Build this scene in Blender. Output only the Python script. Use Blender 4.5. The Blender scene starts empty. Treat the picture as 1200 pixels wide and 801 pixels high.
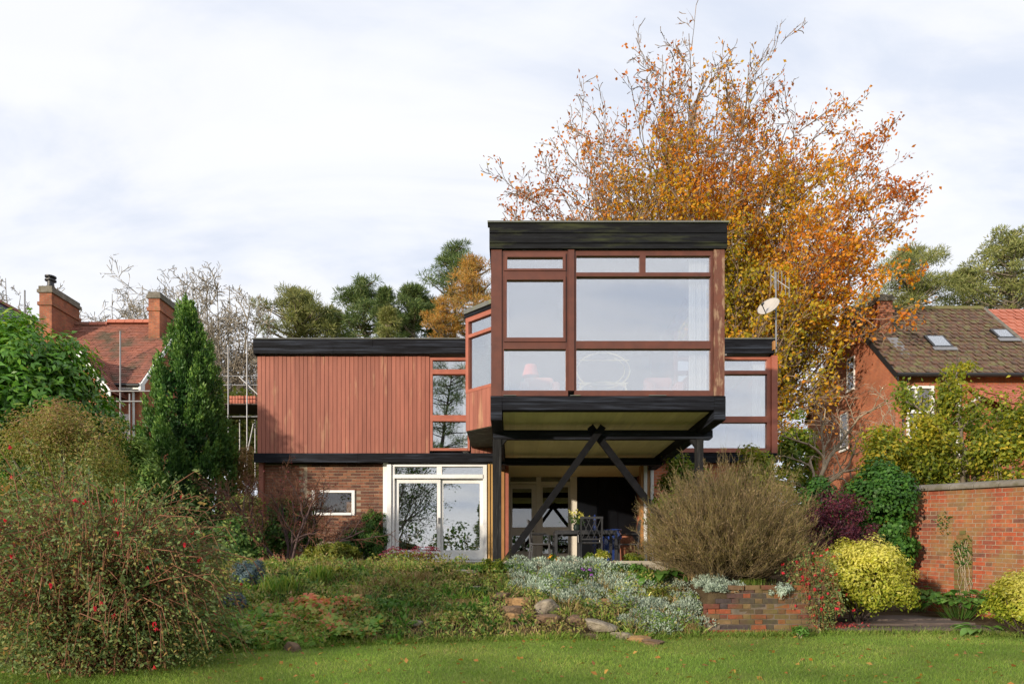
import bpy, math, random
import numpy as np
from mathutils import Vector, Matrix

C = bpy.context.scene
R = math.radians
rng = np.random.default_rng(7)
random.seed(7)

# ------------------------------------------------------------------ camera
cam_d = bpy.data.cameras.new('camera'); cam = bpy.data.objects.new('camera', cam_d)
C.collection.objects.link(cam); C.camera = cam
cam.location = (0, 0, 0); cam.rotation_euler = (R(90), 0, 0)
cam_d.lens = 24; cam_d.sensor_width = 36; cam_d.sensor_fit = 'HORIZONTAL'
cam_d.shift_y = 0.2262
cam_d.clip_start = 0.05; cam_d.clip_end = 3000

# ------------------------------------------------------------------ world, sun, exposure
SUN_AZ, SUN_EL = 41.0, 9.5         # azimuth: degrees to the left of straight behind the camera
w = bpy.data.worlds.new('World'); C.world = w; w.use_nodes = True
nt = w.node_tree; nt.nodes.clear()
def wn(t, **k):
    n = nt.nodes.new(t)
    for a, b in k.items(): setattr(n, a, b)
    return n
wout = wn('ShaderNodeOutputWorld'); bg = wn('ShaderNodeBackground'); bg.inputs['Strength'].default_value = 0.1
sky = wn('ShaderNodeTexSky', sky_type='NISHITA', sun_disc=False)
sky.sun_elevation = R(SUN_EL); sky.sun_rotation = R(180 + SUN_AZ); sky.altitude = 80; sky.air_density = 1.0; sky.dust_density = 1.0
tc = wn('ShaderNodeTexCoord'); sep = wn('ShaderNodeSeparateXYZ')
nt.links.new(tc.outputs['Generated'], sep.inputs[0])
zz = wn('ShaderNodeMath', operation='MAXIMUM'); zz.inputs[1].default_value = 0.0
nt.links.new(sep.outputs['Z'], zz.inputs[0])
zadd = wn('ShaderNodeMath', operation='ADD'); zadd.inputs[1].default_value = 0.28
nt.links.new(zz.outputs[0], zadd.inputs[0])
dv = wn('ShaderNodeVectorMath', operation='DIVIDE')
comb = wn('ShaderNodeCombineXYZ')
for i in range(3): nt.links.new(zadd.outputs[0], comb.inputs[i])
nt.links.new(tc.outputs['Generated'], dv.inputs[0]); nt.links.new(comb.outputs[0], dv.inputs[1])
def layer(scale, rot, loc, lo, hi, detail=7, dist=0.6):
    mp = wn('ShaderNodeMapping'); mp.inputs['Scale'].default_value = scale; mp.inputs['Rotation'].default_value = (0, 0, R(rot)); mp.inputs['Location'].default_value = loc
    no = wn('ShaderNodeTexNoise'); no.inputs['Scale'].default_value = 1.0; no.inputs['Detail'].default_value = detail; no.inputs['Roughness'].default_value = 0.55
    no.inputs['Distortion'].default_value = dist
    rp = wn('ShaderNodeMapRange'); rp.inputs['From Min'].default_value = lo; rp.inputs['From Max'].default_value = hi; rp.interpolation_type = 'SMOOTHSTEP'
    nt.links.new(dv.outputs[0], mp.inputs[0]); nt.links.new(mp.outputs[0], no.inputs[0]); nt.links.new(no.outputs['Fac'], rp.inputs[0])
    return rp.outputs[0]
a = layer((1.3, 2.9, 1), 24, (3.1, 1.7, 0), 0.38, 0.60)
b = layer((2.6, 5.0, 1), -18, (0.4, 5.2, 0), 0.36, 0.66)
cl1 = wn('ShaderNodeMixRGB'); cl1.inputs[1].default_value = (6.0, 6.5, 7.6, 1); cl1.inputs[2].default_value = (7.8, 7.9, 8.3, 1)
nt.links.new(a, cl1.inputs[0])
cl2 = wn('ShaderNodeMixRGB'); cl2.inputs[2].default_value = (8.2, 8.3, 8.6, 1)
m1 = wn('ShaderNodeMath', operation='MULTIPLY'); m1.inputs[1].default_value = 0.55
nt.links.new(b, m1.inputs[0]); nt.links.new(m1.outputs[0], cl2.inputs[0]); nt.links.new(cl1.outputs[0], cl2.inputs[1])
mx = wn('ShaderNodeMixRGB'); mx.inputs[0].default_value = 0.93
nt.links.new(sky.outputs[0], mx.inputs[1]); nt.links.new(cl2.outputs[0], mx.inputs[2])
nt.links.new(mx.outputs[0], bg.inputs['Color']); nt.links.new(bg.outputs[0], wout.inputs[0])

sd = bpy.data.lights.new('sun', 'SUN'); sun = bpy.data.objects.new('sun', sd); C.collection.objects.link(sun)
sd.energy = 3.7; sd.angle = R(1.2); sd.color = (1.0, 0.87, 0.70)
to_sun = Vector((-math.sin(R(SUN_AZ)) * math.cos(R(SUN_EL)), -math.cos(R(SUN_AZ)) * math.cos(R(SUN_EL)), math.sin(R(SUN_EL))))
sun.rotation_euler = to_sun.to_track_quat('Z', 'Y').to_euler()
sun.location = to_sun * 40

C.view_settings.view_transform = 'Standard'; C.view_settings.look = 'None'
C.view_settings.exposure = 0.40; C.view_settings.gamma = 1.0
C.render.engine = 'CYCLES'
C.cycles.max_bounces = 7; C.cycles.diffuse_bounces = 3; C.cycles.glossy_bounces = 3
C.cycles.transmission_bounces = 4; C.cycles.transparent_max_bounces = 8
C.cycles.use_denoising = True

# ------------------------------------------------------------------ helpers: objects
ORG = {}                                    # world origin of each object built here
def link(o): C.collection.objects.link(o)
def thing(name, label, cat, loc, group=None):
    o = bpy.data.objects.new(name, None); link(o)
    o.location = loc; o['label'] = label; o['category'] = cat; o.empty_display_size = 0.2
    if group: o['group'] = group
    ORG[o.name] = Vector(loc)
    return o
def tag(o, label=None, cat=None, group=None, kind=None):
    for k, v in (('label', label), ('category', cat), ('group', group), ('kind', kind)):
        if v: o[k] = v
    return o
def org(o): return ORG[o.name] if o is not None else Vector((0, 0, 0))
def newobj(name, me, parent=None, loc=(0, 0, 0)):
    """loc: world position of the object's origin"""
    o = bpy.data.objects.new(name, me); link(o)
    if parent is not None: o.parent = parent
    o.location = Vector(loc) - org(parent)
    ORG[o.name] = Vector(loc)
    return o
def copy_tree(o, loc, rz=None, label=None, parent=None):
    c = o.copy(); link(c)
    if parent is None:
        c.location = loc
        if rz is not None: c.rotation_euler = (0, 0, rz)
        if label: c['label'] = label
    else: c.parent = parent
    for ch in list(o.children): copy_tree(ch, None, parent=c)
    return c

class MB:
    def __init__(s): s.v = []; s.f = []
    def add(s, vs, fs):
        n = len(s.v); s.v += [tuple(x) for x in vs]; s.f += [tuple(i + n for i in f) for f in fs]; return s
    def box(s, x0, x1, y0, y1, z0, z1):
        v = [(x0,y0,z0),(x1,y0,z0),(x1,y1,z0),(x0,y1,z0),(x0,y0,z1),(x1,y0,z1),(x1,y1,z1),(x0,y1,z1)]
        return s.add(v, [(0,3,2,1),(4,5,6,7),(0,1,5,4),(1,2,6,5),(2,3,7,6),(3,0,4,7)])
    def bar(s, p, q, w, h, up=(0,0,1)):
        p = Vector(p); q = Vector(q); d = (q - p).normalized(); u = Vector(up)
        if abs(d.dot(u)) > 0.98: u = Vector((0, 1, 0))
        x = d.cross(u).normalized(); u = x.cross(d)
        v = []
        for c in (p, q):
            for a, b in ((-1,-1),(1,-1),(1,1),(-1,1)): v.append(c + x*(a*w/2) + u*(b*h/2))
        return s.add(v, [(0,1,2,3),(7,6,5,4),(0,4,5,1),(1,5,6,2),(2,6,7,3),(3,7,4,0)])
    def tube(s, pts, r, k=8, r1=None):
        pts = [Vector(p) for p in pts]; n = len(pts); v = []
        ref = Vector((0.13, 0.21, 1))
        for i, p in enumerate(pts):
            d = (pts[min(i+1, n-1)] - pts[max(i-1, 0)]).normalized()
            if abs(d.dot(ref)) > 0.95: ref = Vector((1, 0.1, 0.05))
            x = d.cross(ref).normalized(); y = d.cross(x)
            rr = r if r1 is None else r + (r1 - r) * i / max(1, n-1)
            for j in range(k):
                t = 2*math.pi*j/k; v.append(p + x*(rr*math.cos(t)) + y*(rr*math.sin(t)))
        f = [(i*k+j, i*k+(j+1)%k, (i+1)*k+(j+1)%k, (i+1)*k+j) for i in range(n-1) for j in range(k)]
        f += [tuple(reversed(range(k))), tuple(range((n-1)*k, n*k))]
        return s.add(v, f)
    def lathe(s, c, prof, k=20):
        c = Vector(c); v = []; n = len(prof)
        for r, z in prof:
            for j in range(k):
                t = 2*math.pi*j/k; v.append(c + Vector((r*math.cos(t), r*math.sin(t), z)))
        f = [(i*k+j, i*k+(j+1)%k, (i+1)*k+(j+1)%k, (i+1)*k+j) for i in range(n-1) for j in range(k)]
        f += [tuple(reversed(range(k))), tuple(range((n-1)*k, n*k))]
        return s.add(v, f)
    def prism(s, poly, off):
        """poly: 3D points of one face, off: extrusion vector"""
        n = len(poly); off = Vector(off); v = [Vector(p) for p in poly] + [Vector(p) + off for p in poly]
        f = [tuple(range(n)), tuple(reversed(range(n, 2*n)))] + [(i, i+n, (i+1)%n+n, (i+1)%n) for i in range(n)]
        return s.add(v, f)
    def mesh(s, name, mat, o=(0,0,0), smooth=False):
        me = bpy.data.meshes.new(name); o = Vector(o)
        me.from_pydata([tuple(Vector(p) - o) for p in s.v], [], s.f); me.validate()
        import bmesh
        bm = bmesh.new(); bm.from_mesh(me); bmesh.ops.recalc_face_normals(bm, faces=bm.faces); bm.to_mesh(me); bm.free()
        if mat: me.materials.append(mat)
        if smooth:
            for p in me.polygons: p.use_smooth = True
        return me
    def build(s, name, mat, parent=None, loc=None, smooth=False, bevel=0):
        o = Vector(loc) if loc is not None else org(parent)
        ob = newobj(name, s.mesh(name, mat, o, smooth), parent, o)
        if bevel:
            b = ob.modifiers.new('bevel', 'BEVEL'); b.width = bevel; b.segments = 2; b.limit_method = 'ANGLE'
        return ob

def put(mb, name, mat, parent, loc): return newobj(name, mb.mesh(name, mat), parent, loc)

def npmesh(name, V, F, mat, k, hue=None):
    """V (N,3) float, F (M,k) int faces all of size k"""
    me = bpy.data.meshes.new(name); n = len(V); m = len(F)
    me.vertices.add(n); me.vertices.foreach_set('co', np.ascontiguousarray(V, np.float32).ravel())
    me.loops.add(m*k); me.loops.foreach_set('vertex_index', np.ascontiguousarray(F, np.int32).ravel())
    me.polygons.add(m); me.polygons.foreach_set('loop_start', np.arange(0, m*k, k, dtype=np.int32))
    if hue is not None:
        at = me.attributes.new('hue', 'FLOAT', 'FACE'); at.data.foreach_set('value', np.ascontiguousarray(hue, np.float32))
    me.update(calc_edges=True)
    if mat: me.materials.append(mat)
    return me

def nrm(v): return v / np.maximum(np.linalg.norm(v, axis=1, keepdims=True), 1e-9)

def leaf_arrays(P, size, D=None, N=None, jit=0.6, asp=0.5, bend=0.12):
    P = np.asarray(P, float); n = len(P)
    size = np.broadcast_to(np.asarray(size, float), (n,)) * rng.uniform(0.7, 1.25, n)
    if N is not None:
        N = nrm(np.asarray(N, float) + rng.normal(0, jit, (n, 3)))
        D = rng.normal(0, 1, (n, 3)) if D is None else np.asarray(D, float) + rng.normal(0, jit, (n, 3))
        D = nrm(D - N * (D*N).sum(1, keepdims=True))
    else:
        D = nrm(rng.normal(0, 1, (n, 3))) if D is None else nrm(np.asarray(D, float) + rng.normal(0, jit, (n, 3)))
        A = rng.normal(0, 1, (n, 3)); N = nrm(np.cross(D, A))
    S = np.cross(N, D); L = size[:, None]
    v0 = P; v2 = P + D*L - N*(L*bend)
    mid = P + D*(L*0.45) + N*(L*bend*0.5)
    v1 = mid + S*(L*asp/2); v3 = mid - S*(L*asp/2)
    V = np.stack([v0, v1, v2, v3], 1).reshape(-1, 3)
    return V
def leaves(name, P, size, mat, parent=None, D=None, N=None, jit=0.6, asp=0.5, bend=0.12, hue=None, loc=None):
    P = np.asarray(P, float)
    V = leaf_arrays(P, size, D, N, jit, asp, bend)
    n = len(P); F = np.arange(4*n).reshape(n, 4)
    if hue is None: hue = rng.uniform(0, 1, n)
    o = Vector(loc) if loc is not None else org(parent)
    return newobj(name, npmesh(name, V - np.array(o), F, mat, 4, np.clip(hue, 0, 1)), parent, o)

def segs_obj(name, S, mat, parent=None, k=4, loc=None):
    """S (M,8): p0,p1,r0,r1 -> tapered prisms"""
    S = np.asarray(S, float); m = len(S); p0 = S[:, :3]; p1 = S[:, 3:6]
    d = nrm(p1 - p0); ref = np.where(np.abs(d[:, 2:3]) > 0.9, np.array([[1., 0.2, 0]]), np.array([[0, 0.1, 1.]]))
    x = nrm(np.cross(d, ref)); y = np.cross(d, x)
    if k == 1:      # twigs far below a pixel: one narrow strip each, turned at random
        a = rng.uniform(0, math.pi, (m, 1)); s_ = (x*np.cos(a)+y*np.sin(a))*1.25
        V = np.stack([p0-s_*S[:, 6:7], p0+s_*S[:, 6:7], p1+s_*S[:, 7:8], p1-s_*S[:, 7:8]], 1).reshape(-1, 3)
        o = Vector(loc) if loc is not None else org(parent)
        return newobj(name, npmesh(name, V - np.array(o), np.arange(4*m).reshape(m, 4), mat, 4, rng.uniform(0, 1, m)), parent, o)
    t = np.arange(k) * 2*math.pi/k
    ring = x[:, None, :]*np.cos(t)[None, :, None] + y[:, None, :]*np.sin(t)[None, :, None]
    V = np.concatenate([p0[:, None, :] + ring*S[:, 6][:, None, None], (p1 + d*(S[:, 7:8]*0.3))[:, None, :] + ring*S[:, 7][:, None, None]], 1)
    j = np.arange(k); f = np.stack([j, (j+1) % k, (j+1) % k + k, j + k], 1)
    F = (f[None] + (np.arange(m)*2*k)[:, None, None]).reshape(-1, 4)
    o = Vector(loc) if loc is not None else org(parent)
    me = npmesh(name, V.reshape(-1, 3) - np.array(o), F, mat, 4, np.repeat(rng.uniform(0, 1, m), k))
    me.polygons.foreach_set('use_smooth', np.ones(len(F), bool))
    return newobj(name, me, parent, o)

def curves_segs(P, r0, r1):
    """P (N,n,3) polylines -> segment array"""
    N, n, _ = P.shape; out = []
    r0 = np.broadcast_to(r0, (N,)); r1 = np.broadcast_to(r1, (N,))
    for i in range(n-1):
        a = r0 + (r1-r0)*i/(n-1); b = r0 + (r1-r0)*(i+1)/(n-1)
        out.append(np.concatenate([P[:, i], P[:, i+1], a[:, None], b[:, None]], 1))
    return np.concatenate(out)

def W(px, py, d): return Vector(((px-600)*d/800, d, (672-py)*d/800))

# ------------------------------------------------------------------ helpers: materials
def mat_new(name):
    m = bpy.data.materials.new(name); m.use_nodes = True; t = m.node_tree; t.nodes.clear()
    o = t.nodes.new('ShaderNodeOutputMaterial')
    return m, t, o
def nd(t, typ, ins=None, **k):
    n = t.nodes.new(typ)
    for a, b in k.items(): setattr(n, a, b)
    if ins:
        for a, b in ins.items():
            if isinstance(b, bpy.types.NodeSocket): t.links.new(b, n.inputs[a])
            else: n.inputs[a].default_value = b
    return n
def c4(c): return (c[0], c[1], c[2], 1)
def noise(t, vec, scale, detail=5, rough=0.6, dist=0.0):
    return nd(t, 'ShaderNodeTexNoise', {'Vector': vec, 'Scale': scale, 'Detail': detail, 'Roughness': rough, 'Distortion': dist}).outputs['Fac']
def mrange(t, v, lo, hi, a=0.0, b=1.0):
    return nd(t, 'ShaderNodeMapRange', {0: v, 1: lo, 2: hi, 3: a, 4: b}).outputs[0]
def mixc(t, f, a, b, mode='MIX'):
    n = nd(t, 'ShaderNodeMixRGB', blend_type=mode)
    for i, x in enumerate((f, a, b)):
        if isinstance(x, bpy.types.NodeSocket): t.links.new(x, n.inputs[i])
        else: n.inputs[i].default_value = x if i == 0 else c4(x)
    return n.outputs[0]
def ramp(t, v, cols, pos=None, const=False):
    n = t.nodes.new('ShaderNodeValToRGB'); e = n.color_ramp.elements
    k = len(cols)
    while len(e) < k: e.new(0.5)
    for i, c in enumerate(cols):
        e[i].position = (pos[i] if pos else (i/(k-1) if not const else i/k)); e[i].color = c4(c)
    if const: n.color_ramp.interpolation = 'CONSTANT'
    t.links.new(v, n.inputs[0]); return n.outputs[0]
def pos_scaled(t, s):
    g = nd(t, 'ShaderNodeNewGeometry').outputs['Position']
    return nd(t, 'ShaderNodeMapping', {'Vector': g, 'Scale': s}).outputs[0]
def finish(t, o, col, rough, bump=None, bstr=0.2, bdist=0.01, spec=0.4, metal=0.0):
    p = nd(t, 'ShaderNodeBsdfPrincipled')
    for k, x in (('Base Color', col), ('Roughness', rough), ('Specular IOR Level', spec), ('Metallic', metal)):
        if isinstance(x, bpy.types.NodeSocket): t.links.new(x, p.inputs[k])
        else: p.inputs[k].default_value = c4(x) if k == 'Base Color' else x
    if bump is not None:
        b = nd(t, 'ShaderNodeBump', {'Height': bump, 'Strength': bstr, 'Distance': bdist}); t.links.new(b.outputs[0], p.inputs['Normal'])
    t.links.new(p.outputs[0], o.inputs[0])
    return p

def surf(name, c1, c2, s=(3, 3, 3), rough=0.6, bstr=0.15, bs=(40, 40, 40), bdist=0.004, rand=0.0, spec=0.4, lo=0.35, hi=0.65,
         stain=None, metal=0.0):
    """two-tone weathered surface; rand: brightness change per object; stain: (colour, scale, lo, hi)"""
    m, t, o = mat_new(name)
    v = pos_scaled(t, s)
    col = mixc(t, mrange(t, noise(t, v, 1.0, 6, 0.62), lo, hi), c1, c2)
    if rand:
        oi = nd(t, 'ShaderNodeObjectInfo').outputs['Random']
        k = mrange(t, oi, 0, 1, 1-rand, 1+rand)
        col = nd(t, 'ShaderNodeHueSaturation', {'Color': col, 'Value': k}).outputs[0]
    if stain:
        sc, ss, l, h = stain
        f = mrange(t, noise(t, pos_scaled(t, ss), 1.0, 5, 0.65), l, h)
        col = mixc(t, f, col, sc)
    finish(t, o, col, rough, noise(t, pos_scaled(t, bs), 1.0, 4), bstr, bdist, spec, metal)
    return m

def brickmat(name, cols, soot=(0.05, 0.045, 0.04), moss=None, rough=0.85, sootamt=(0.55, 0.8)):
    m, t, o = mat_new(name)
    oi = nd(t, 'ShaderNodeObjectInfo').outputs['Random']
    col = ramp(t, oi, cols, const=True)
    n1 = noise(t, pos_scaled(t, (14, 14, 14)), 1.0, 5, 0.65)
    col = mixc(t, mrange(t, n1, 0.3, 0.7, 0.0, 0.55), col, (0.30, 0.12, 0.06), 'MULTIPLY') if False else nd(t, 'ShaderNodeHueSaturation', {'Color': col, 'Value': mrange(t, n1, 0.3, 0.7, 0.72, 1.25)}).outputs[0]
    n2 = noise(t, pos_scaled(t, (2.3, 2.3, 3.5)), 1.0, 6, 0.7)
    col = mixc(t, mrange(t, n2, sootamt[0], sootamt[1], 0, 0.75), col, soot)
    if moss:
        n3 = noise(t, pos_scaled(t, (1.4, 1.4, 1.1)), 1.0, 6, 0.7, 0.4)
        col = mixc(t, mrange(t, n3, moss[1], moss[2], 0, 0.85), col, moss[0])
    finish(t, o, col, rough, noise(t, pos_scaled(t, (90, 90, 90)), 1.0, 4), 0.5, 0.004, 0.2)
    return m

def far_brick(name, c1, c2, mortar, scale=1.0, dirt=0.5):
    """brickwork too far away to pick bricks apart"""
    m, t, o = mat_new(name)
    g = nd(t, 'ShaderNodeNewGeometry').outputs['Position']
    s = nd(t, 'ShaderNodeSeparateXYZ', {0: g})
    xy = nd(t, 'ShaderNodeMath', {0: s.outputs[0], 1: s.outputs[1]}, operation='ADD').outputs[0]
    v = nd(t, 'ShaderNodeCombineXYZ', {0: xy, 1: s.outputs[2]}).outputs[0]
    b = nd(t, 'ShaderNodeTexBrick', {'Vector': v, 'Color1': c4(c1), 'Color2': c4(c2), 'Mortar': c4(mortar), 'Scale': scale,
                                     'Mortar Size': 0.008, 'Brick Width': 0.225, 'Row Height': 0.075, 'Bias': 0.0})
    n1 = noise(t, pos_scaled(t, (0.9, 0.9, 0.9)), 1.0, 6, 0.7)
    col = nd(t, 'ShaderNodeHueSaturation', {'Color': b.outputs[0], 'Value': mrange(t, n1, 0.3, 0.7, 0.75, 1.2)}).outputs[0]
    n2 = noise(t, pos_scaled(t, (2.1, 2.1, 1.6)), 1.0, 7, 0.75)
    col = mixc(t, mrange(t, n2, 0.50, 0.72, 0, dirt), col, (0.09, 0.055, 0.04))
    n3 = noise(t, pos_scaled(t, (1.3, 1.3, 2.0)), 1.0, 7, 0.7, 0.5)
    col = mixc(t, mrange(t, n3, 0.56, 0.74, 0, dirt*.9), col, (0.20, 0.16, 0.07))
    finish(t, o, col, 0.85, b.outputs['Fac'], 0.3, -0.006, 0.2)
    return m

def leafmat(name, cols, pos=None, transl=0.35, rough=0.5, patch=0.25, pscale=1.3, spec=0.3):
    cols = [tuple(min(.85, q*1.28) for q in c) for c in cols]; transl = min(.5, transl+.06)
    m, t, o = mat_new(name)
    h = nd(t, 'ShaderNodeAttribute', attribute_name='hue').outputs['Fac']
    col = ramp(t, h, cols, pos)
    n1 = noise(t, pos_scaled(t, (pscale,)*3), 1.0, 4, 0.6)
    col = nd(t, 'ShaderNodeHueSaturation', {'Color': col, 'Value': mrange(t, n1, 0.32, 0.68, 1-patch, 1+patch)}).outputs[0]
    p = nd(t, 'ShaderNodeBsdfPrincipled', {'Base Color': col, 'Roughness': rough, 'Specular IOR Level': spec})
    tr = nd(t, 'ShaderNodeBsdfTranslucent', {'Color': nd(t, 'ShaderNodeHueSaturation', {'Color': col, 'Saturation': 1.1, 'Value': 1.3}).outputs[0]})
    mxs = nd(t, 'ShaderNodeMixShader', {0: transl, 1: p.outputs[0], 2: tr.outputs[0]})
    t.links.new(mxs.outputs[0], o.inputs[0])
    return m

def glassmat(name, refl=0.55, tint=(0.95, 0.97, 0.97), wav=0.02, wsc=1.6):
    m, t, o = mat_new(name)
    b = nd(t, 'ShaderNodeBump', {'Height': noise(t, pos_scaled(t, (wsc,)*3), 1.0, 2, 0.4), 'Strength': wav, 'Distance': 0.3})
    g = nd(t, 'ShaderNodeBsdfGlossy', {'Color': (0.97, 0.98, 1.0, 1), 'Roughness': 0.0, 'Normal': b.outputs[0]})
    tr = nd(t, 'ShaderNodeBsdfTransparent', {'Color': c4(tint)})
    mxs = nd(t, 'ShaderNodeMixShader', {0: refl, 1: tr.outputs[0], 2: g.outputs[0]})
    t.links.new(mxs.outputs[0], o.inputs[0])
    return m

M = {}
M['clad'] = surf('red_stained_boards', (0.335, 0.122, 0.084), (0.245, 0.09, 0.064), (6, 6, 0.7), 0.65, 0.3, (60, 60, 3), 0.003, rand=0.11, spec=0.25,
                 stain=((0.42, 0.24, 0.14), (5, 5, 0.7), 0.57, 0.76))
M['clad_back'] = surf('dark_red_backing', (0.10, 0.035, 0.025), (0.08, 0.03, 0.02), (3, 3, 3), 0.8, 0.1)
M['frame_red'] = surf('red_brown_window_paint', (0.135, 0.043, 0.027), (0.095, 0.033, 0.023), (5, 5, 5), 0.45, 0.15, (60, 60, 20), 0.002, rand=0.08, spec=0.4)
M['frame_clad'] = surf('orange_red_window_paint', (0.37, 0.115, 0.07), (0.29, 0.088, 0.055), (5, 5, 5), 0.5, 0.15, (60, 60, 20), 0.002, rand=0.08,
                       stain=((0.42, 0.28, 0.18), (9, 9, 9), 0.66, 0.75))
M['frame_worn'] = surf('peeling_brown_post_paint', (0.15, 0.055, 0.036), (0.11, 0.045, 0.032), (5, 5, 5), 0.6, 0.4, (50, 50, 8), 0.004, spec=0.3,
                       stain=((0.27, 0.17, 0.11), (14, 14, 4), 0.50, 0.62))
M['black'] = surf('black_stained_timber', (0.010, 0.011, 0.015), (0.004, 0.004, 0.006), (3, 3, 30), 0.7, 0.5, (2.5, 2.5, 90), 0.006, rand=0.25, spec=0.12,
                  stain=((0.055, 0.066, 0.092), (0.7, 0.7, 20), 0.50, 0.78))
M['black_moss'] = surf('mossy_black_boards', (0.012, 0.013, 0.016), (0.006, 0.006, 0.007), (3, 3, 30), 0.7, 0.5, (2.5, 2.5, 90), 0.006, rand=0.3, spec=0.12,
                  stain=((0.050, 0.056, 0.026), (0.8, 0.8, 6), 0.50, 0.72))
M['post_black'] = surf('weathered_black_post', (0.022, 0.022, 0.023), (0.009, 0.009, 0.010), (20, 20, 1.5), 0.75, 0.5, (70, 70, 4), 0.005, rand=0.2, spec=.15,
                  stain=((0.085, 0.085, 0.08), (24, 24, 1.5), 0.55, 0.75))
M['brace'] = surf('black_brace_with_algae', (0.008, 0.008, 0.010), (0.004, 0.004, 0.005), (9, 9, 9), 0.7, 0.3, (50, 50, 50), 0.004, spec=0.12,
                  stain=((0.12, 0.12, 0.03), (2.2, 2.2, 1.6), 0.58, 0.70))
M['mossbox'] = surf('mossy_grey_underside', (0.10, 0.095, 0.07), (0.05, 0.06, 0.03), (7, 7, 7), 0.8, 0.3, stain=((0.22, 0.21, 0.15), (5, 5, 9), 0.55, 0.75))
M['soffit'] = surf('aged_cream_soffit', (0.78, 0.72, 0.36), (0.68, 0.62, 0.28), (1.2, 1.2, 1.2), 0.6, 0.1, rand=0.07,
                   stain=((0.50, 0.42, 0.24), (9, 0.6, 3), 0.58, 0.8))
M['white'] = surf('white_paint', (0.78, 0.78, 0.77), (0.70, 0.70, 0.69), (3, 3, 3), 0.4, 0.1, (30, 30, 30), 0.002, rand=0.03)
M['white_shade'] = surf('white_paint_in_shade', (0.72, 0.67, 0.58), (0.64, 0.59, 0.50), (3, 3, 3), 0.5, 0.1, rand=0.04)  # white porch frames, their shade put into the colour as a beige tone
M['pine'] = surf('yellow_timber', (0.50, 0.30, 0.10), (0.40, 0.23, 0.075), (14, 14, 1.2), 0.6, 0.2, (80, 80, 5), 0.003, rand=0.12)
M['oak'] = surf('orange_wood', (0.42, 0.21, 0.075), (0.33, 0.155, 0.05), (12, 12, 3), 0.45, 0.1, rand=0.1)
M['felt'] = surf('grey_roof_felt', (0.14, 0.145, 0.14), (0.10, 0.105, 0.10), (4, 4, 4), 0.9, 0.3, stain=((0.18, 0.19, 0.10), (3, 3, 3), 0.55, 0.7))
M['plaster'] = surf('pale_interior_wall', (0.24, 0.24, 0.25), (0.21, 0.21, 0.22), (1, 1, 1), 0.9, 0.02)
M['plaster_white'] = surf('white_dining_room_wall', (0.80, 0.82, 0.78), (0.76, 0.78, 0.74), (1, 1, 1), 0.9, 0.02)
M['floorwood'] = surf('interior_floor_wood', (0.30, 0.18, 0.09), (0.24, 0.14, 0.07), (3, 12, 3), 0.4, 0.05)
M['darkwall'] = surf('blue_black_panel', (0.004, 0.005, 0.008), (0.002, 0.0025, 0.004), (2, 2, 2), 0.45, 0.1, spec=.15, stain=((0.010, 0.012, 0.020), (4, 4, 0.8), 0.55, 0.75))
M['curtain'] = surf('white_curtain', (0.88, 0.88, 0.86), (0.84, 0.84, 0.82), (4, 4, 4), 0.9, 0.05)
M['glass_cube'] = glassmat('sky_reflecting_glass', 0.44, (0.95, 0.97, 0.98), 0.0, 0.9)
M['glass'] = glassmat('window_glass', 0.40, (0.9, 0.93, 0.92), 0.002, 1.2)
M['glass_door'] = glassmat('sliding_door_glass', 0.36, (0.95, 0.97, 0.96), 0.002, 1.2)
M['glass_low'] = glassmat('small_dark_window_glass', 0.08, (0.8, 0.8, 0.78), 0.0)
M['glass_dim'] = glassmat('shaded_glass', 0.16, (0.6, 0.6, 0.58), 0.0, 1.2)
M['glass_clear'] = glassmat('added_side_glass', 0.15, (0.96, 0.97, 0.97), 0.0)
M['metal'] = surf('galvanised_steel', (0.26, 0.26, 0.27), (0.19, 0.19, 0.20), (9, 9, 9), 0.4, 0.1, metal=0.4)
M['iron'] = surf('grey_black_cast_metal', (0.035, 0.036, 0.04), (0.022, 0.022, 0.026), (9, 9, 9), 0.4, 0.1, spec=0.5)
M['concrete'] = surf('terrace_slab_stone', (0.38, 0.34, 0.28), (0.28, 0.25, 0.20), (5, 5, 5), 0.9, 0.4, (40, 40, 40), 0.004, rand=0.1)
M['slab'] = surf('brown_grey_flagstone', (0.125, 0.095, 0.08), (0.075, 0.058, 0.05), (5, 5, 5), 0.75, 0.5, (30, 30, 30), 0.006, rand=0.18, stain=((0.05, 0.055, 0.03), (3, 3, 3), 0.55, 0.75))
M['mortar'] = surf('lime_mortar', (0.33, 0.27, 0.20), (0.24, 0.19, 0.14), (6, 6, 6), 0.95, 0.4, (60, 60, 60), 0.004)
M['mortar_dark'] = surf('dark_mortar', (0.17, 0.13, 0.10), (0.10, 0.085, 0.065), (6, 6, 6), 0.95, 0.4, (60, 60, 60), 0.004)
M['brick_house'] = brickmat('red_brown_house_brick', [(0.155,0.066,0.042),(0.20,0.085,0.052),(0.12,0.056,0.04),(0.235,0.11,0.065),(0.17,0.085,0.055),(0.10,0.048,0.036)], sootamt=(0.62, 0.9))
M['brick_wall'] = brickmat('orange_red_garden_brick', [(0.33,0.083,0.04),(0.28,0.072,0.038),(0.37,0.105,0.05),(0.24,0.066,0.04),(0.31,0.10,0.055),(0.17,0.065,0.048),(0.35,0.082,0.038)],
                           soot=(0.11, 0.07, 0.05), moss=((0.24, 0.17, 0.065), 0.47, 0.68), sootamt=(0.46, 0.78))
M['brick_old'] = brickmat('mixed_old_brick', [(0.22,0.055,0.032),(0.14,0.05,0.036),(0.06,0.045,0.045),(0.26,0.07,0.035),(0.14,0.085,0.048),(0.085,0.048,0.042),(0.19,0.115,0.06),(0.15,0.095,0.05)],
                          soot=(0.04, 0.035, 0.03), moss=((0.11, 0.10, 0.03), 0.47, 0.70))
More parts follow.
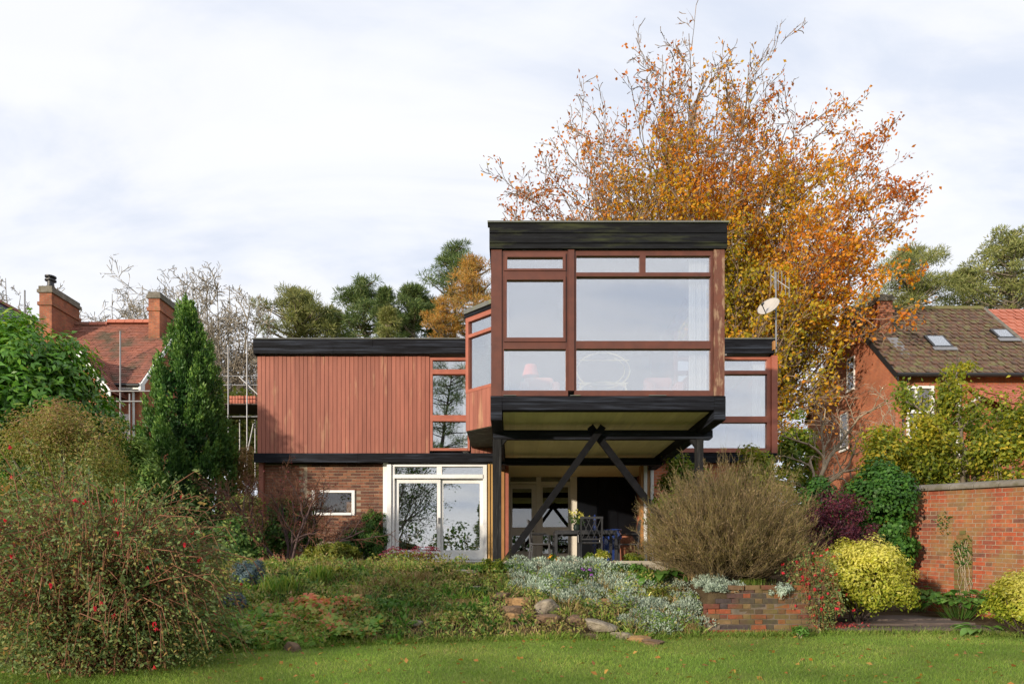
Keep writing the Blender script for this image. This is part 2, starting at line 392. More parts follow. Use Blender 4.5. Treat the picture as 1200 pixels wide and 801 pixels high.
M['far_brick'] = far_brick('neighbour_red_brick', (0.44, 0.135, 0.06), (0.35, 0.10, 0.05), (0.34, 0.22, 0.15))
M['chim_brick'] = far_brick('chimney_brick', (0.40, 0.13, 0.065), (0.27, 0.085, 0.05), (0.24, 0.17, 0.12), dirt=0.95)
M['tile_red'] = surf('old_red_clay_tiles', (0.34, 0.128, 0.085), (0.21, 0.088, 0.064), (2.6, 2.6, 2.6), 0.8, 0.3, (20, 20, 20), 0.01,
                     stain=((0.12, 0.085, 0.055), (0.8, 0.8, 0.8), 0.50, 0.64))
M['tile_brown'] = surf('lichened_brown_tiles', (0.17, 0.085, 0.055), (0.075, 0.055, 0.045), (5.5, 5.5, 5.5), 0.85, 0.3, (20, 20, 20), 0.01,
                     stain=((0.17, 0.165, 0.07), (3.4, 3.4, 3.4), 0.48, 0.66))
M['tile_pink'] = surf('new_pink_clay_tiles', (0.48, 0.17, 0.11), (0.40, 0.13, 0.085), (2, 2, 2), 0.8, 0.2)
M['slate'] = surf('blue_grey_slate', (0.10, 0.10, 0.13), (0.075, 0.075, 0.10), (2, 2, 2), 0.6, 0.2)
M['coping'] = surf('mossy_grey_coping', (0.22, 0.20, 0.17), (0.13, 0.115, 0.09), (4, 4, 4), 0.9, 0.5, (25, 25, 25), 0.008, rand=0.15, stain=((0.10, 0.09, 0.05), (5, 5, 5), 0.52, 0.7))
M['bark'] = surf('grey_bark', (0.20, 0.17, 0.13), (0.13, 0.105, 0.08), (4, 4, 1.5), 0.9, 0.5, (20, 20, 5), 0.01)
M['bark_twig'] = surf('pale_grey_twigs', (0.30, 0.26, 0.20), (0.22, 0.19, 0.145), (3, 3, 3), 0.9, 0.3)
M['bark_beech'] = surf('beech_twigs', (0.24, 0.17, 0.12), (0.16, 0.115, 0.085), (3, 3, 3), 0.9, 0.3)
M['bark_pale'] = surf('pale_lichen_bark', (0.42, 0.34, 0.24), (0.30, 0.23, 0.16), (3, 3, 3), 0.9, 0.3)
M['bark_dark'] = surf('dark_bark', (0.075, 0.055, 0.045), (0.045, 0.032, 0.028), (5, 5, 3), 0.9, 0.4)
M['bark_purple'] = surf('dark_purple_brown_bark', (0.10, 0.06, 0.055), (0.06, 0.036, 0.035), (7, 7, 4), 0.8, 0.4, (40, 40, 20), 0.006)
M['twig_brown'] = surf('red_brown_stems', (0.17, 0.075, 0.04), (0.11, 0.05, 0.028), (6, 6, 6), 0.8, 0.2)
M['stone_grey'] = surf('pitted_limestone', (0.33, 0.285, 0.22), (0.17, 0.14, 0.105), (11, 11, 11), 0.95, 0.9, (45, 45, 45), 0.02, stain=((0.10, 0.08, 0.06), (16, 16, 16), 0.60, 0.70))
M['stone_gold'] = surf('golden_sandstone', (0.36, 0.215, 0.095), (0.20, 0.12, 0.055), (8, 8, 14), 0.95, 0.7, (40, 40, 60), 0.012, stain=((0.12, 0.08, 0.05), (7, 7, 12), 0.60, 0.75))
M['stone_brown'] = surf('brown_ironstone', (0.20, 0.125, 0.075), (0.11, 0.075, 0.05), (8, 8, 10), 0.95, 0.8, (40, 40, 60), 0.012)
M['blue_glaze'] = surf('blue_glazed_pottery', (0.02, 0.05, 0.22), (0.015, 0.035, 0.15), (4, 4, 4), 0.2, 0.05, spec=0.6)
M['terracotta'] = surf('terracotta', (0.30, 0.11, 0.06), (0.22, 0.085, 0.05), (5, 5, 5), 0.85, 0.2)
M['darkpot'] = surf('dark_green_glazed_pot', (0.02, 0.035, 0.03), (0.015, 0.025, 0.022), (5, 5, 5), 0.3, 0.1)
M['dishwhite'] = surf('off_white_dish', (0.44, 0.41, 0.38), (0.38, 0.35, 0.32), (5, 5, 5), 0.5, 0.05)
M['cane'] = surf('pale_yellow_cane', (0.85, 0.78, 0.50), (0.80, 0.72, 0.44), (5, 5, 5), 0.5, 0.1)
M['pink'] = surf('pink_red_fabric', (0.70, 0.30, 0.25), (0.64, 0.26, 0.22), (5, 5, 5), 0.9, 0.1)
M['lampshade'] = surf('red_lampshade', (0.75, 0.16, 0.10), (0.66, 0.13, 0.09), (5, 5, 5), 0.8, 0.05)
M['plastic'] = surf('grey_white_pipe', (0.60, 0.60, 0.58), (0.50, 0.50, 0.48), (4, 4, 4), 0.4, 0.05)
M['blackpipe'] = surf('black_gutter', (0.02, 0.02, 0.022), (0.015, 0.015, 0.016), (4, 4, 4), 0.35, 0.05)

# ================================================================== the ground
def sstep(x, a, b):
    t = np.clip((x-a)/(b-a), 0, 1); return t*t*(3-2*t)
def edge(x): return np.interp(x, [-12, -5.5, -4.1, -2.3, 0, 2, 4.3, 4.6, 6.6, 7.2, 12], [7.0, 7.6, 8.3, 9.05, 9.45, 9.6, 9.85, 10.0, 10.0, 9.6, 9.2])
def lawn_z(y): return -1.55 + 0.067*np.clip(y, -40, 12)
def ground_np(x, y):
    x = np.asarray(x, float); y = np.asarray(y, float)
    e = edge(x); le = lawn_z(e)
    t = np.clip((y-e)/np.maximum(11.9-e, 0.1), 0, 1)
    bed = le + (0.08-le)*t**0.85
    step = np.where(y > 9.98, -0.27 + 0.35*np.clip((y-10)/1.9, 0, 1), lawn_z(y))
    bed = np.where((x > 2.85) & (x < 4.3), step, bed)
    right = np.where(y > 10, -0.86 + 0.16*np.clip((y-10)/2.6, 0, 1) + 0.95*sstep(y, 12.6, 18), lawn_z(y))
    f = sstep(x, 4.25, 4.6)
    z = bed*(1-f) + right*f
    z = np.where(y < e, lawn_z(y), z)
    z = np.where((y > 11.9) & (x < 4.3), 0.08 + 0.06*sstep(y, 12, 16), z)
    z = z + 0.17*np.clip(-6.3-x, 0, 14)*sstep(y, 9, 18) + 0.10*np.clip(x-9, 0, 20)*sstep(y, 13, 24)
    return z + 0.075*np.clip(y-24, 0, 80)
def ground(x, y): return float(ground_np(np.array([x]), np.array([y]))[0])

def axis(a, b, d, far, g=1.35):
    c = list(np.arange(a, b+1e-6, d)); s = d
    while c[-1] < far: s *= g; c.append(c[-1]+s)
    s = d
    while c[0] > -far: s *= g; c.insert(0, c[0]-s)
    return np.array(c)
gx = axis(-9, 10.5, 0.1, 1500); gy = axis(6, 18, 0.1, 1500)
X, Y = np.meshgrid(gx, gy); Z = ground_np(X, Y)
nearw = (np.abs(X) < 12) & (Y > 4) & (Y < 19)
Z = Z + np.where(nearw & (Y > edge(X)+0.05) & (Y < 11.7), rng.normal(0, 0.018, X.shape), 0) - 0.004
nx, ny = len(gx), len(gy)
idx = np.arange(nx*ny).reshape(ny, nx)
F = np.stack([idx[:-1, :-1], idx[:-1, 1:], idx[1:, 1:], idx[1:, :-1]], -1).reshape(-1, 4)
m, t, o = mat_new('garden_soil_and_turf')
lw = nd(t, 'ShaderNodeAttribute', attribute_name='lawn').outputs['Fac']
soil = mixc(t, mrange(t, noise(t, pos_scaled(t, (5, 5, 5)), 1.0, 6, .7), .3, .7), (0.055, 0.036, 0.022), (0.10, 0.075, 0.04))
turf = mixc(t, mrange(t, noise(t, pos_scaled(t, (1.1, 1.6, 1)), 1.0, 6, .65), .35, .65), (0.13, 0.19, 0.035), (0.20, 0.23, 0.06))
finish(t, o, mixc(t, lw, soil, turf), 0.95, noise(t, pos_scaled(t, (30, 30, 30)), 1.0, 5), 0.6, 0.02, 0.1)
me = npmesh('ground', np.stack([X, Y, Z], -1).reshape(-1, 3), F, m, 4)
at = me.attributes.new('lawn', 'FLOAT', 'POINT')
lm = np.where((Y < edge(X)+0.05) | (Y > 26) | (np.abs(X) > 14), 1.0, 0.0)
at.data.foreach_set('value', lm.ravel().astype(np.float32))
tag(newobj('ground', me), kind='structure')

# paving by the garden wall: flagstones laid one by one
pv = newobj('paving', MB().box(4.55, 7.25, 10.0, 12.4, -0.98, -0.835).mesh('paving', M['mortar_dark']), None, (0, 0, 0)); tag(pv, kind='structure')
flags = [(4.6, 5.55, 10.0, 10.55), (5.58, 6.62, 10.0, 10.5), (6.65, 7.2, 10.02, 10.6), (4.6, 5.3, 10.58, 11.2), (5.33, 6.2, 10.53, 11.1), (6.23, 7.2, 10.63, 11.2),
         (4.6, 5.7, 11.23, 12.2), (5.73, 6.6, 11.13, 12.2), (6.63, 7.2, 11.23, 12.2)]
for (x0, x1, y0, y1) in flags:
    dz = random.uniform(0, 0.012)
    MB().box(x0, x1, y0 - 0.03, y1, -0.835, -0.795 + dz + 0.05*(y0-10)).build('flagstone', M['slab'], pv, bevel=0.008)
# terrace
tr = newobj('terrace', MB().box(-0.42, 4.25, 11.75, 16.95, 0.02, 0.19).mesh('terrace', M['concrete']), None, (0, 0, 0)); tag(tr, kind='structure')
xs = [-0.42, 0.25, 1.0, 1.75, 2.6, 3.4, 4.25]
for r_, (y0, y1) in enumerate([(11.72, 12.5), (12.51, 13.3), (13.31, 14.2), (14.21, 15.2), (15.21, 16.2)]):
    for a, b in zip(xs, xs[1:]):
        MB().box(a+0.006, b-0.006, y0+0.006, y1, 0.16, 0.222 + random.uniform(0, 0.004)).build('paving_slab', M['concrete'], tr)

# ================================================================== the house
k17 = 17/800
def HX(px): return (px-600)*k17
def HZ(py): return (672-py)*k17
kc = 11.4/800
def CX(px): return (px-600)*kc
def CZ(py): return (672-py)*kc
house = thing('timber_house', 'flat-roofed modern house of red timber boards with a projecting glazed upper room on black posts', 'house', (0, 17, 0.1))

def frame_window(bars, panes, y, fm, gm, name='window', fd=0.09, parent=house, label=None, gy=0.045, sub='pane'):
    """bars, panes: (x0,x1,z0,z1[,dy]); the frame is one part and every pane a sub-part"""
    b = MB()
    for q in bars:
        dy = q[4] if len(q) > 4 else 0
        b.box(q[0], q[1], y - dy, y + fd, q[2], q[3])
    fr = b.build(name, fm, parent)
    if label: fr['label'] = label
    for q in panes: MB().box(q[0]-0.012, q[1]+0.012, y+gy, y+gy+0.006, q[2]-0.012, q[3]+0.012).build(sub, gm, fr)
    return fr

# --- shell: slabs, roof, back wall, partitions (plain interior surfaces)
Zr = 5.80; Zf = 2.98
xl, xr = HX(301), HX(909)
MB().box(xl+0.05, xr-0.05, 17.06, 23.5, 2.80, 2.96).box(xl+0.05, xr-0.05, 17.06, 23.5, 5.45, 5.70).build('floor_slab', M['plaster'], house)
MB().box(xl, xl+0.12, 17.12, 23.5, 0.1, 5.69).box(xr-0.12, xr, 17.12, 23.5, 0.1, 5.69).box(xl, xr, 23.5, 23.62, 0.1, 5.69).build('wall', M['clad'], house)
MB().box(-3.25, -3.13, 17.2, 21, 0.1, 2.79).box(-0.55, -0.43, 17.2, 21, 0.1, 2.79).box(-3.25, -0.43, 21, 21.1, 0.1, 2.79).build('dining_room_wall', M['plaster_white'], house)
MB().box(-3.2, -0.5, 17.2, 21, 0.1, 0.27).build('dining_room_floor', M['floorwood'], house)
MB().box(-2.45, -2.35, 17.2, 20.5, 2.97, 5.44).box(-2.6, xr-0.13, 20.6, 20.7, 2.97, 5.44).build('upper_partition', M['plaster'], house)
MB().box(xl+0.05, xr-0.05, 17.0, 23.6, 5.705, 5.80).build('roof', M['felt'], house)
# --- main roof edge: black boards in lengths
for (z0, z1, dy) in ((5.44, 5.60, 0.0), (5.604, 5.78, 0.012)):
    cuts = [HX(299), HX(438) if z0 > 5.5 else HX(392), HX(552)]
    for a, b in zip(cuts, cuts[1:]):
        MB().box(a+0.003, b-0.003, 16.86-dy, 16.90, z0, z1).build('fascia_board', M['black'], house)
    MB().box(HX(846), HX(905), 16.86-dy, 16.90, z0, z1).build('fascia_board', M['black'], house)
for xx in (HX(299), HX(905)-.04): MB().box(xx, xx+.04, 16.905, 23.6, 5.43, 5.78).build('fascia_return', M['black'], house)
for a, b in ((298.5, 552), (846, 905.5)): MB().box(HX(a), HX(b), 16.82, 16.95, 5.783, 5.81).build('roof_edge', M['felt'], house)
# --- cladding of the upper storey
backing = MB().box(xl+0.02, HX(503), 17.03, 17.06, 3.0, 5.46).box(HX(552), HX(580), 17.03, 17.06, 3.0, 5.46).build('cladding_backing', M['clad_back'], house)
npl = 41; pw = (HX(503.5)-HX(301.5))/npl
pm_ = MB().prism([(0.002,0.028,0),(0.002,0.004,0),(0.006,0,0),(pw-0.009,0,0),(pw-0.005,0.004,0),(pw-0.005,0.028,0)], (0,0,HZ(417.5)-HZ(531))).mesh('plank', M['clad'])
for i in range(npl):
    p = newobj('plank', pm_, house, (HX(301.5)+i*pw, 17.0+random.uniform(-.003, .003), HZ(531)+random.uniform(-.006, .002)))
pm2 = MB().prism([(0.002,0.028,0),(0.002,0.004,0),(0.006,0,0),(pw-0.009,0,0),(pw-0.005,0.004,0),(pw-0.005,0.028,0)], (0,0,0.65)).mesh('plank', M['clad'])
for i in range(6): newobj('plank', pm2, house, (HX(552)+i*pw, 17.0, HZ(531)))
# --- upper left window
x0, x1 = HX(504), HX(550.5)
frame_window([(x0, HX(507), HZ(528), HZ(419), .02), (HX(548), x1, HZ(528), HZ(419), .02), (HX(507), HX(548), HZ(422), HZ(419), .02), (HX(507), HX(548), HZ(438.5), HZ(433), .035),
              (HX(507), HX(548), HZ(493.5), HZ(486.5), .035), (HX(507), HX(548), HZ(528), HZ(525), .03)],
             [(HX(507), HX(548), HZ(433), HZ(422)), (HX(507), HX(548), HZ(486.5), HZ(438.5)), (HX(507), HX(548), HZ(525), HZ(493.5))], 17.0, M['frame_clad'], M['glass'])
# --- right upper window, beyond the projecting room
x0 = HX(790)
frame_window([(HX(898.5), HX(903), HZ(528), HZ(418.5), .02), (x0, HX(898.5), HZ(421.5), HZ(418.5), .02), (x0, HX(898.5), HZ(438.5), HZ(434.5), .035),
              (x0, HX(898.5), HZ(495), HZ(488), .035), (x0, HX(898.5), HZ(530), HZ(525), .03)],
             [(x0, HX(898.5), HZ(434.5), HZ(421.5)), (x0, HX(898.5), HZ(488), HZ(438.5)), (x0, HX(898.5), HZ(525), HZ(495))], 17.0, M['frame_clad'], M['glass_cube'])
MB().box(HX(903.2), HX(910), 16.93, 17.2, HZ(531), HZ(417.3)).build('corner_post', M['frame_clad'], house)
# --- dark band between the storeys
for a, b in ((HX(299), HX(420)), (HX(420), HX(578))):
    MB().box(a+.002, b-.002, 16.9, 17.0, HZ(542), HZ(531.5)).build('band_board', M['black'], house)
MB().box(HX(760), HX(910), 16.9, 17.0, HZ(542), HZ(531.5)).build('band_board', M['black'], house)

# --- brick wall of the lower storey, laid brick by brick
bw_y = 17.22
wx0, wx1 = HX(300), HX(457)
win = (HX(363), HX(413.5), HZ(602.5), HZ(573))
wl = MB()
wl.box(wx0, win[0], bw_y+0.006, bw_y+0.15, 0.0, HZ(542)-.002).box(win[1], wx1, bw_y+0.006, bw_y+0.15, 0.0, HZ(542)-.002)
wl.box(win[0], win[1], bw_y+0.006, bw_y+0.15, 0.0, win[2]).box(win[0], win[1], bw_y+0.006, bw_y+0.15, win[3], HZ(542)-.002)
brickwall = wl.build('brick_wall', M['mortar'], house)
def brick_mesh(L, H=0.065, D=0.06, mat=None, j=0.0025, seed=0):
    r = random.Random(seed); b = 0.004
    def q(): return r.uniform(-j, j)
    v = [(b,0,b),(L-b,0,b),(L-b,0,H-b),(b,0,H-b),(0,b,0),(L,b,0),(L,b,H),(0,b,H),(0,D,0),(L,D,0),(L,D,H),(0,D,H)]
    v = [(x+q(), y+q()*.6, z+q()*.7) for x, y, z in v]
    f = [(0,1,2,3),(0,4,5,1),(1,5,6,2),(2,6,7,3),(3,7,4,0),(4,8,9,5),(5,9,10,6),(6,10,11,7),(7,11,8,4)]
    return MB().add(v, f).mesh('brick', mat)
def lay_bricks(parent, p0, dirx, length, rows, z0, bm, hm, course=0.075, limit=300, skip=None, flemish=False, slope=0.0, jy=0.003, stuffmat=None):
    """bm: meshes of stretchers, hm: of headers; dirx: unit vector along the wall, the face looks to its right-hand side"""
    ang = math.atan2(dirx[1], dirx[0]); n = 0; rest = MB()
    for r in range(rows):
        u = -((0.169 if flemish else 0.1125) if r % 2 else 0.0)
        k = 0
        while u < length - 0.03:
            head = (flemish and k % 2 == 1); L = 0.1025 if head else 0.215
            uu = max(u, 0.0); LL = min(u+L, length) - uu
            if LL > 0.03:
                z = z0 + r*course + slope*uu
                if not (skip and skip(uu, uu+LL, z)):
                    me = random.choice(hm if head else bm)
                    full = LL > L - 0.004
                    loc = (p0[0]+dirx[0]*uu + dirx[1]*-0.0, p0[1]+dirx[1]*uu + random.uniform(-jy, jy), z)
                    if n < limit:
                        o = newobj('brick', me, parent, loc); o.rotation_euler = (0, -math.atan(slope), ang)
                        if not full: o.scale = (LL/L, 1, 1)
                        n += 1
                    else:
                        c, s = math.cos(ang), math.sin(ang)
                        vs = [(loc[0]+c*v.co.x*LL/L - s*v.co.y, loc[1]+s*v.co.x*LL/L + c*v.co.y, loc[2]+v.co.z + slope*v.co.x*LL/L) for v in me.vertices]
                        rest.add(vs, [tuple(p.vertices) for p in me.polygons])
            u += L + 0.010; k += 1
    if rest.v and stuffmat:
        tag(rest.build('brickwork', stuffmat, parent), kind='stuff')
    return n
hb = [brick_mesh(0.215, mat=M['brick_house'], seed=i) for i in range(5)]
def skp(u0, u1, z):
    x0, x1 = u0+HX(357), u1+HX(357)
    return x1 > win[0]+.01 and x0 < win[1]-.01 and z+0.065 > win[2]+.02 and z < win[3]-.02
lay_bricks(house, (HX(357), bw_y-0.004, 0), (1, 0), wx1-HX(357), 26, 0.82, hb, hb, limit=300, skip=skp)
lo = MB()
for r in range(36):
    u = wx0 - (0.1125 if r % 2 else 0)
    while u < HX(357)-0.2:
        lo.box(max(u, wx0), u+0.215, bw_y-0.003, bw_y+0.03, 0.05+r*0.075, 0.115+r*0.075); u += 0.225
tag(lo.build('brickwork', M['brick_house'], house), kind='stuff')
w_ = 0.075
frame_window([(win[0], win[0]+w_, win[2], win[3], .02), (win[1]-w_, win[1], win[2], win[3], .02), (win[0]+w_, win[1]-w_, win[3]-w_*.8, win[3], .02), (win[0]+w_, win[1]-w_, win[2], win[2]+w_*.8, .04)],
             [(win[0]+w_, win[1]-w_, win[2]+w_*.8, win[3]-w_*.8)], bw_y-0.02, M['white'], M['glass_low'])
MB().box(win[0]-.3, win[1]+.3, 17.9, 17.95, win[2]-.3, win[3]+.3).build('back_room_wall', M['oak'], house)

# --- white sliding garden door with lights above
zt = HZ(544.5); zb = HZ(656)
dx = [HX(454.5), HX(462.5), HX(513), HX(517.5), HX(565.5), HX(571)]
door = MB()
door.box(HX(454), HX(459), 16.92, 17.2, zb, zt).box(HX(459.3), HX(462.5), 16.97, 17.2, zb, zt).box(HX(566), HX(570.5), 16.95, 17.2, zb, zt)
door.box(HX(462.5), HX(566), 16.95, 17.2, zt-.045, zt).box(HX(462.5), HX(566), 16.93, 17.2, HZ(560.5), HZ(556)).box(HX(512), HX(518), 16.96, 17.2, HZ(556), zt-.045)
door.box(HX(458), HX(571), 16.90, 17.2, HZ(658), zb)
df = door.build('sliding_door', M['white'], house)
def pane(x0, x1, z0, z1, y, par, gm): return MB().box(x0-.01, x1+.01, y, y+.006, z0-.01, z1+.01).build('pane', gm, par)
pane(HX(463.2), HX(511.5), HZ(555.8), HZ(547.5), 17.05, df, M['glass_door']); pane(HX(518.5), HX(565.3), HZ(555.8), HZ(547.5), 17.05, df, M['glass_door'])
bars = MB()
for (a, b, yy) in ((HX(463), HX(516), 17.03), (HX(515), HX(566), 17.085)):
    st = 0.085
    bars.box(a, a+st, yy, yy+.05, HZ(655), HZ(561)).box(b-st, b, yy, yy+.05, HZ(655), HZ(561)).box(a+st, b-st, yy, yy+.05, HZ(565.5), HZ(561)).box(a+st, b-st, yy, yy+.05, HZ(655), HZ(644))
bars.build('door_leaf', M['white'], df)
pane(HX(467), HX(512), HZ(644), HZ(565.5), 17.05, df, M['glass_door']); pane(HX(519), HX(562), HZ(644), HZ(565.5), 17.105, df, M['glass_door'])
MB().box(HX(513.4), HX(514.6), 16.995, 17.03, HZ(613), HZ(606)).build('handle', M['metal'], df)
MB().box(HX(456), HX(572), 16.78, 17.2, HZ(661), HZ(658.2)).build('door_sill', M['concrete'], house)
MB().box(wx1+.002, HX(584), 17.0, 17.2, 0.0, HZ(661.2)).build('plinth', M['brick_house'], house)
sb = [brick_mesh(0.215, mat=M['brick_wall'], seed=20+i) for i in range(4)]
lay_bricks(house, (HX(500), 16.95, 0), (1, 0), HX(582)-HX(500), 2, 0.075, sb, sb, limit=40)
# --- yellow timber posts between the two doors
MB().box(HX(571.8), HX(574.2), 16.93, 17.2, .12, HZ(544)).build('timber_board', M['pine'], house)
MB().box(HX(574.6), HX(582), 16.96, 17.2, .12, HZ(544)).build('timber_board', M['pine'], house)
MB().box(HX(586), HX(591), 16.93, 17.2, .12, HZ(545)).build('timber_board', M['oak'], house)
MB().box(HX(591.2), HX(596), 16.96, 17.2, .12, HZ(545)).build('timber_board', M['frame_clad'], house)

# --- back wall of the porch: glazed door, tall window, dark panel
yb = 19.0; kp_ = yb/800
def BX(px): return (px-600)*kp_
def BZ(py): return (672-py)*kp_
def rail(px0, px1, py0, py1, dy=0): return (BX(px0), BX(px1), BZ(py1), BZ(py0), dy)
frame_window([rail(596, 598, 552, 661), rail(628.5, 634, 552, 661, .01), rail(668, 676, 552, 661, .02), rail(598, 628.5, 552, 554), rail(634, 668, 552, 554), rail(598, 628.5, 564, 566.5), rail(634, 668, 564, 568)],
             [rail(598, 628.5, 554, 564)[:4], rail(634, 668, 554, 564)[:4]], yb, M['white_shade'], M['glass_dim'], 'porch_screen')
pd = frame_window([rail(598.3, 600.5, 567, 658, .02), rail(623, 628.2, 567, 658, .02), rail(600.5, 623, 567, 572, .02), rail(600.5, 623, 617.5, 627, .02), rail(600.5, 623, 645.5, 658, .02)],
             [rail(600.5, 623, 572, 617.5)[:4], rail(600.5, 623, 627, 645.5)[:4]], yb+.02, M['white_shade'], M['glass_dim'], 'porch_door', .05)
MB().tube([(BX(625.5), yb-.04, BZ(622)), (BX(625.5), yb-.01, BZ(622)), (BX(623.3), yb-.04, BZ(622))], .012).build('handle', M['iron'], pd)
frame_window([rail(634.3, 636, 568.3, 650), rail(666, 667.8, 568.3, 650), rail(636, 666, 568.3, 570), rail(636, 666, 617, 626.5), rail(636, 666, 648, 660)],
             [rail(636, 666, 570, 617)[:4], rail(636, 666, 626.5, 648)[:4]], yb+.02, M['white_shade'], M['glass_dim'], 'porch_window', .05)
for i, (a, b) in enumerate(((676.3, 699.8), (700.2, 723.8), (724.2, 746))):
    MB().box(BX(a), BX(b), yb+.02 - (.02 if i == 1 else 0), yb+.1, .15, BZ(551)).build('dark_panel', M['darkwall'], house)
MB().box(BX(746.2), HX(764)-.01, yb-.05, yb+.1, .15, BZ(545)).build('timber_board', M['frame_red'], house)
MB().box(HX(766), xr-.02, 17.05, 17.2, .15, HZ(542)-.004).build('lower_wall', M['far_brick'], house)
MB().box(-0.42, 3.9, 21.5, 21.6, .1, 2.79).build('inner_wall', M['oak'], house)
MB().box(-0.42, 3.9, 19.2, 21.5, .1, .2).build('inner_floor', M['floorwood'], house)
MB().box(HX(764), HX(766), 17.3, 21.5, .1, 2.79).build('side_wall', M['far_brick'], house)
MB().box(-0.425, HX(586)-.01, 17.21, 21.5, .1, 2.79).build('side_wall', M['frame_red'], house)
MB().box(-0.3, 3.52, 17.0, 19.2, 2.70, 2.79).build('porch_ceiling', M['soffit'], house)
MB().box(-0.4, 3.5, 16.96, 19.1, .1, .215).build('porch_floor', M['concrete'], house)
for q0, q1, yy, mm in ((751, 754, 16.98, 'oak'), (754.2, 758, 16.95, 'white'), (758.2, 762, 16.99, 'oak'), (762.2, 765.8, 16.96, 'white')):
    MB().box(HX(q0), HX(q1), yy, 17.25, .15, 2.70).build('timber_board', M[mm], house)

# --- the projecting room
yc = 11.4; cxl, cxr = CX(575), CX(849.5)
def crail(px0, px1, py0, py1, dy=0): return (CX(px0), CX(px1), CZ(py1), CZ(py0), dy)
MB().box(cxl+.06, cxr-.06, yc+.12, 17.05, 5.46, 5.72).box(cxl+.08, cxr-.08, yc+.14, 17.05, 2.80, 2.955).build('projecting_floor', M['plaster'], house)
MB().box(cxl-.01, cxr+.01, yc, 17.2, 5.725, 5.815).build('projecting_roof', M['felt'], house)
zs = np.linspace(CZ(293), CZ(263.5), 6)
for i in range(5):
    MB().box(cxl-.02, cxr+.02, yc-.055-.016*(i % 2), yc-.02, zs[i]+.003, zs[i+1]-.003).build('fascia_board', M['black_moss'], house)
for xx in (cxl, cxr): MB().box(xx-.02, xx+.02, yc-.018, 16.85, zs[0], zs[-1]).build('fascia_return', M['black'], house)
MB().box(cxl-.05, cxr+.05, yc-.085, yc+.1, zs[-1]+.002, zs[-1]+.03).build('roof_edge', M['felt'], house)
fr = [crail(575.5, 588, 293.3, 464, .02), crail(588.2, 590.5, 294, 457.5, 0), crail(663, 665.5, 294, 457.5, 0), crail(665.7, 672.8, 293.3, 458, .03), crail(673, 675.5, 294, 457.5, 0), crail(832.5, 835.5, 294, 457.5, 0),
      crail(590.5, 663, 294, 297), crail(590.5, 663, 318, 323.5, .015), crail(590.5, 663, 401, 409, .01), crail(588.2, 665.5, 457.7, 464, .02), crail(675.5, 832.5, 294, 299.5), crail(675.5, 832.5, 319.5, 324, .012),
      crail(749.8, 756.5, 299.5, 319.5, .01), crail(675.5, 832.5, 399.5, 408.5, .01), crail(673, 835.5, 457.7, 464, .02)]
gp = [crail(590.5, 663, 409, 457.7), crail(675.5, 749.8, 299.5, 319.5), crail(756.5, 832.5, 299.5, 319.5), crail(675.5, 832.5, 324, 399.5), crail(675.5, 832.5, 408.5, 457.7)]
bigwin = frame_window(fr, [g[:4] for g in gp], yc, M['frame_red'], M['glass_cube'], 'front_window', .12)
for (a, b, c_, d_, pn) in ((590.8, 662.7, 297.2, 317.8, (594.5, 659.5, 302, 315.5)), (590.8, 662.7, 323.8, 400.8, (594, 660, 328.5, 396))):
    cs = MB()
    for q in (crail(a, pn[0], c_, d_), crail(pn[1], b, c_, d_), crail(pn[0], pn[1], c_, pn[2]), crail(pn[0], pn[1], pn[3], d_)):
        cs.box(q[0], q[1], yc-.03, yc+.05, q[2], q[3])
    cs.build('casement', M['frame_red'], bigwin)
    q = crail(*pn); MB().box(q[0]-.01, q[1]+.01, yc+.02, yc+.026, q[2]-.01, q[3]+.01).build('pane', M['glass_cube'], bigwin)
q = crail(836, 848.5, 293.3, 464); MB().box(q[0], q[1], yc-.03, yc+.12, q[2], q[3]).build('corner_post', M['frame_worn'], house)
# side walls: boards below, unseen glass added above to let sun into the room
for s_, xx in ((-1, cxl), (1, cxr)):
    x0, x1 = (xx+.005, xx+.105) if s_ < 0 else (xx-.105, xx-.005)
    MB().box(x0, x1, yc+.13, 14.6, 2.97, 3.9).box(x0, x1, yc+.13, 14.6, 5.2, 5.45).box(x0, x1, 14.6, 17.05, 2.97, 5.45).box(x0, x1, 13.0, 13.1, 3.9, 5.2).build('side_wall', M['clad'], house)
    MB().box((x0+x1)/2-.003, (x0+x1)/2+.003, yc+.13, 14.6, 3.88, 5.22).build('added_side_pane', M['glass_clear'], house)
# rim beams under the floor and the boarded soffit
MB().box(cxl+.19, cxr-.19, yc-.03, yc+.14, CZ(480.5), CZ(471.5)-.002).build('rim_beam', M['black'], house)
MB().box(cxl+.19, cxr-.19, yc-.035, yc+.135, CZ(471.5)+.001, CZ(464.5)).build('rim_beam', M['black'], house)
MB().box(cxl-.0, cxl+.188, yc-.04, 16.88, 2.56, CZ(464.6)).build('rim_beam', M['black'], house)
MB().box(cxr-.188, cxr, yc-.04, 16.88, 2.56, CZ(464.6)).build('rim_beam', M['black'], house)
for a, b in ((590, 605), (668, 680), (760, 780)):
    MB().box(CX(a), CX(b), yc-.06, yc+.02, CZ(464.4), CZ(463.6)).build('flashing', M['felt'], house)
sof = MB().box(cxl+.2, cxr-.2, yc+.16, 16.98, 2.755, 2.79).build('soffit', M['soffit'], house)
ns = 34; sw = (cxr-.2-cxl-.2)/ns
sm_ = MB().box(0.002, sw-.002, 0, 16.97-(yc+.15), 0, .012).mesh('soffit_board', M['soffit'])
for i in range(ns): newobj('soffit_board', sm_, sof, (cxl+.2+i*sw, yc+.15, 2.74+random.uniform(-.001, .001)))
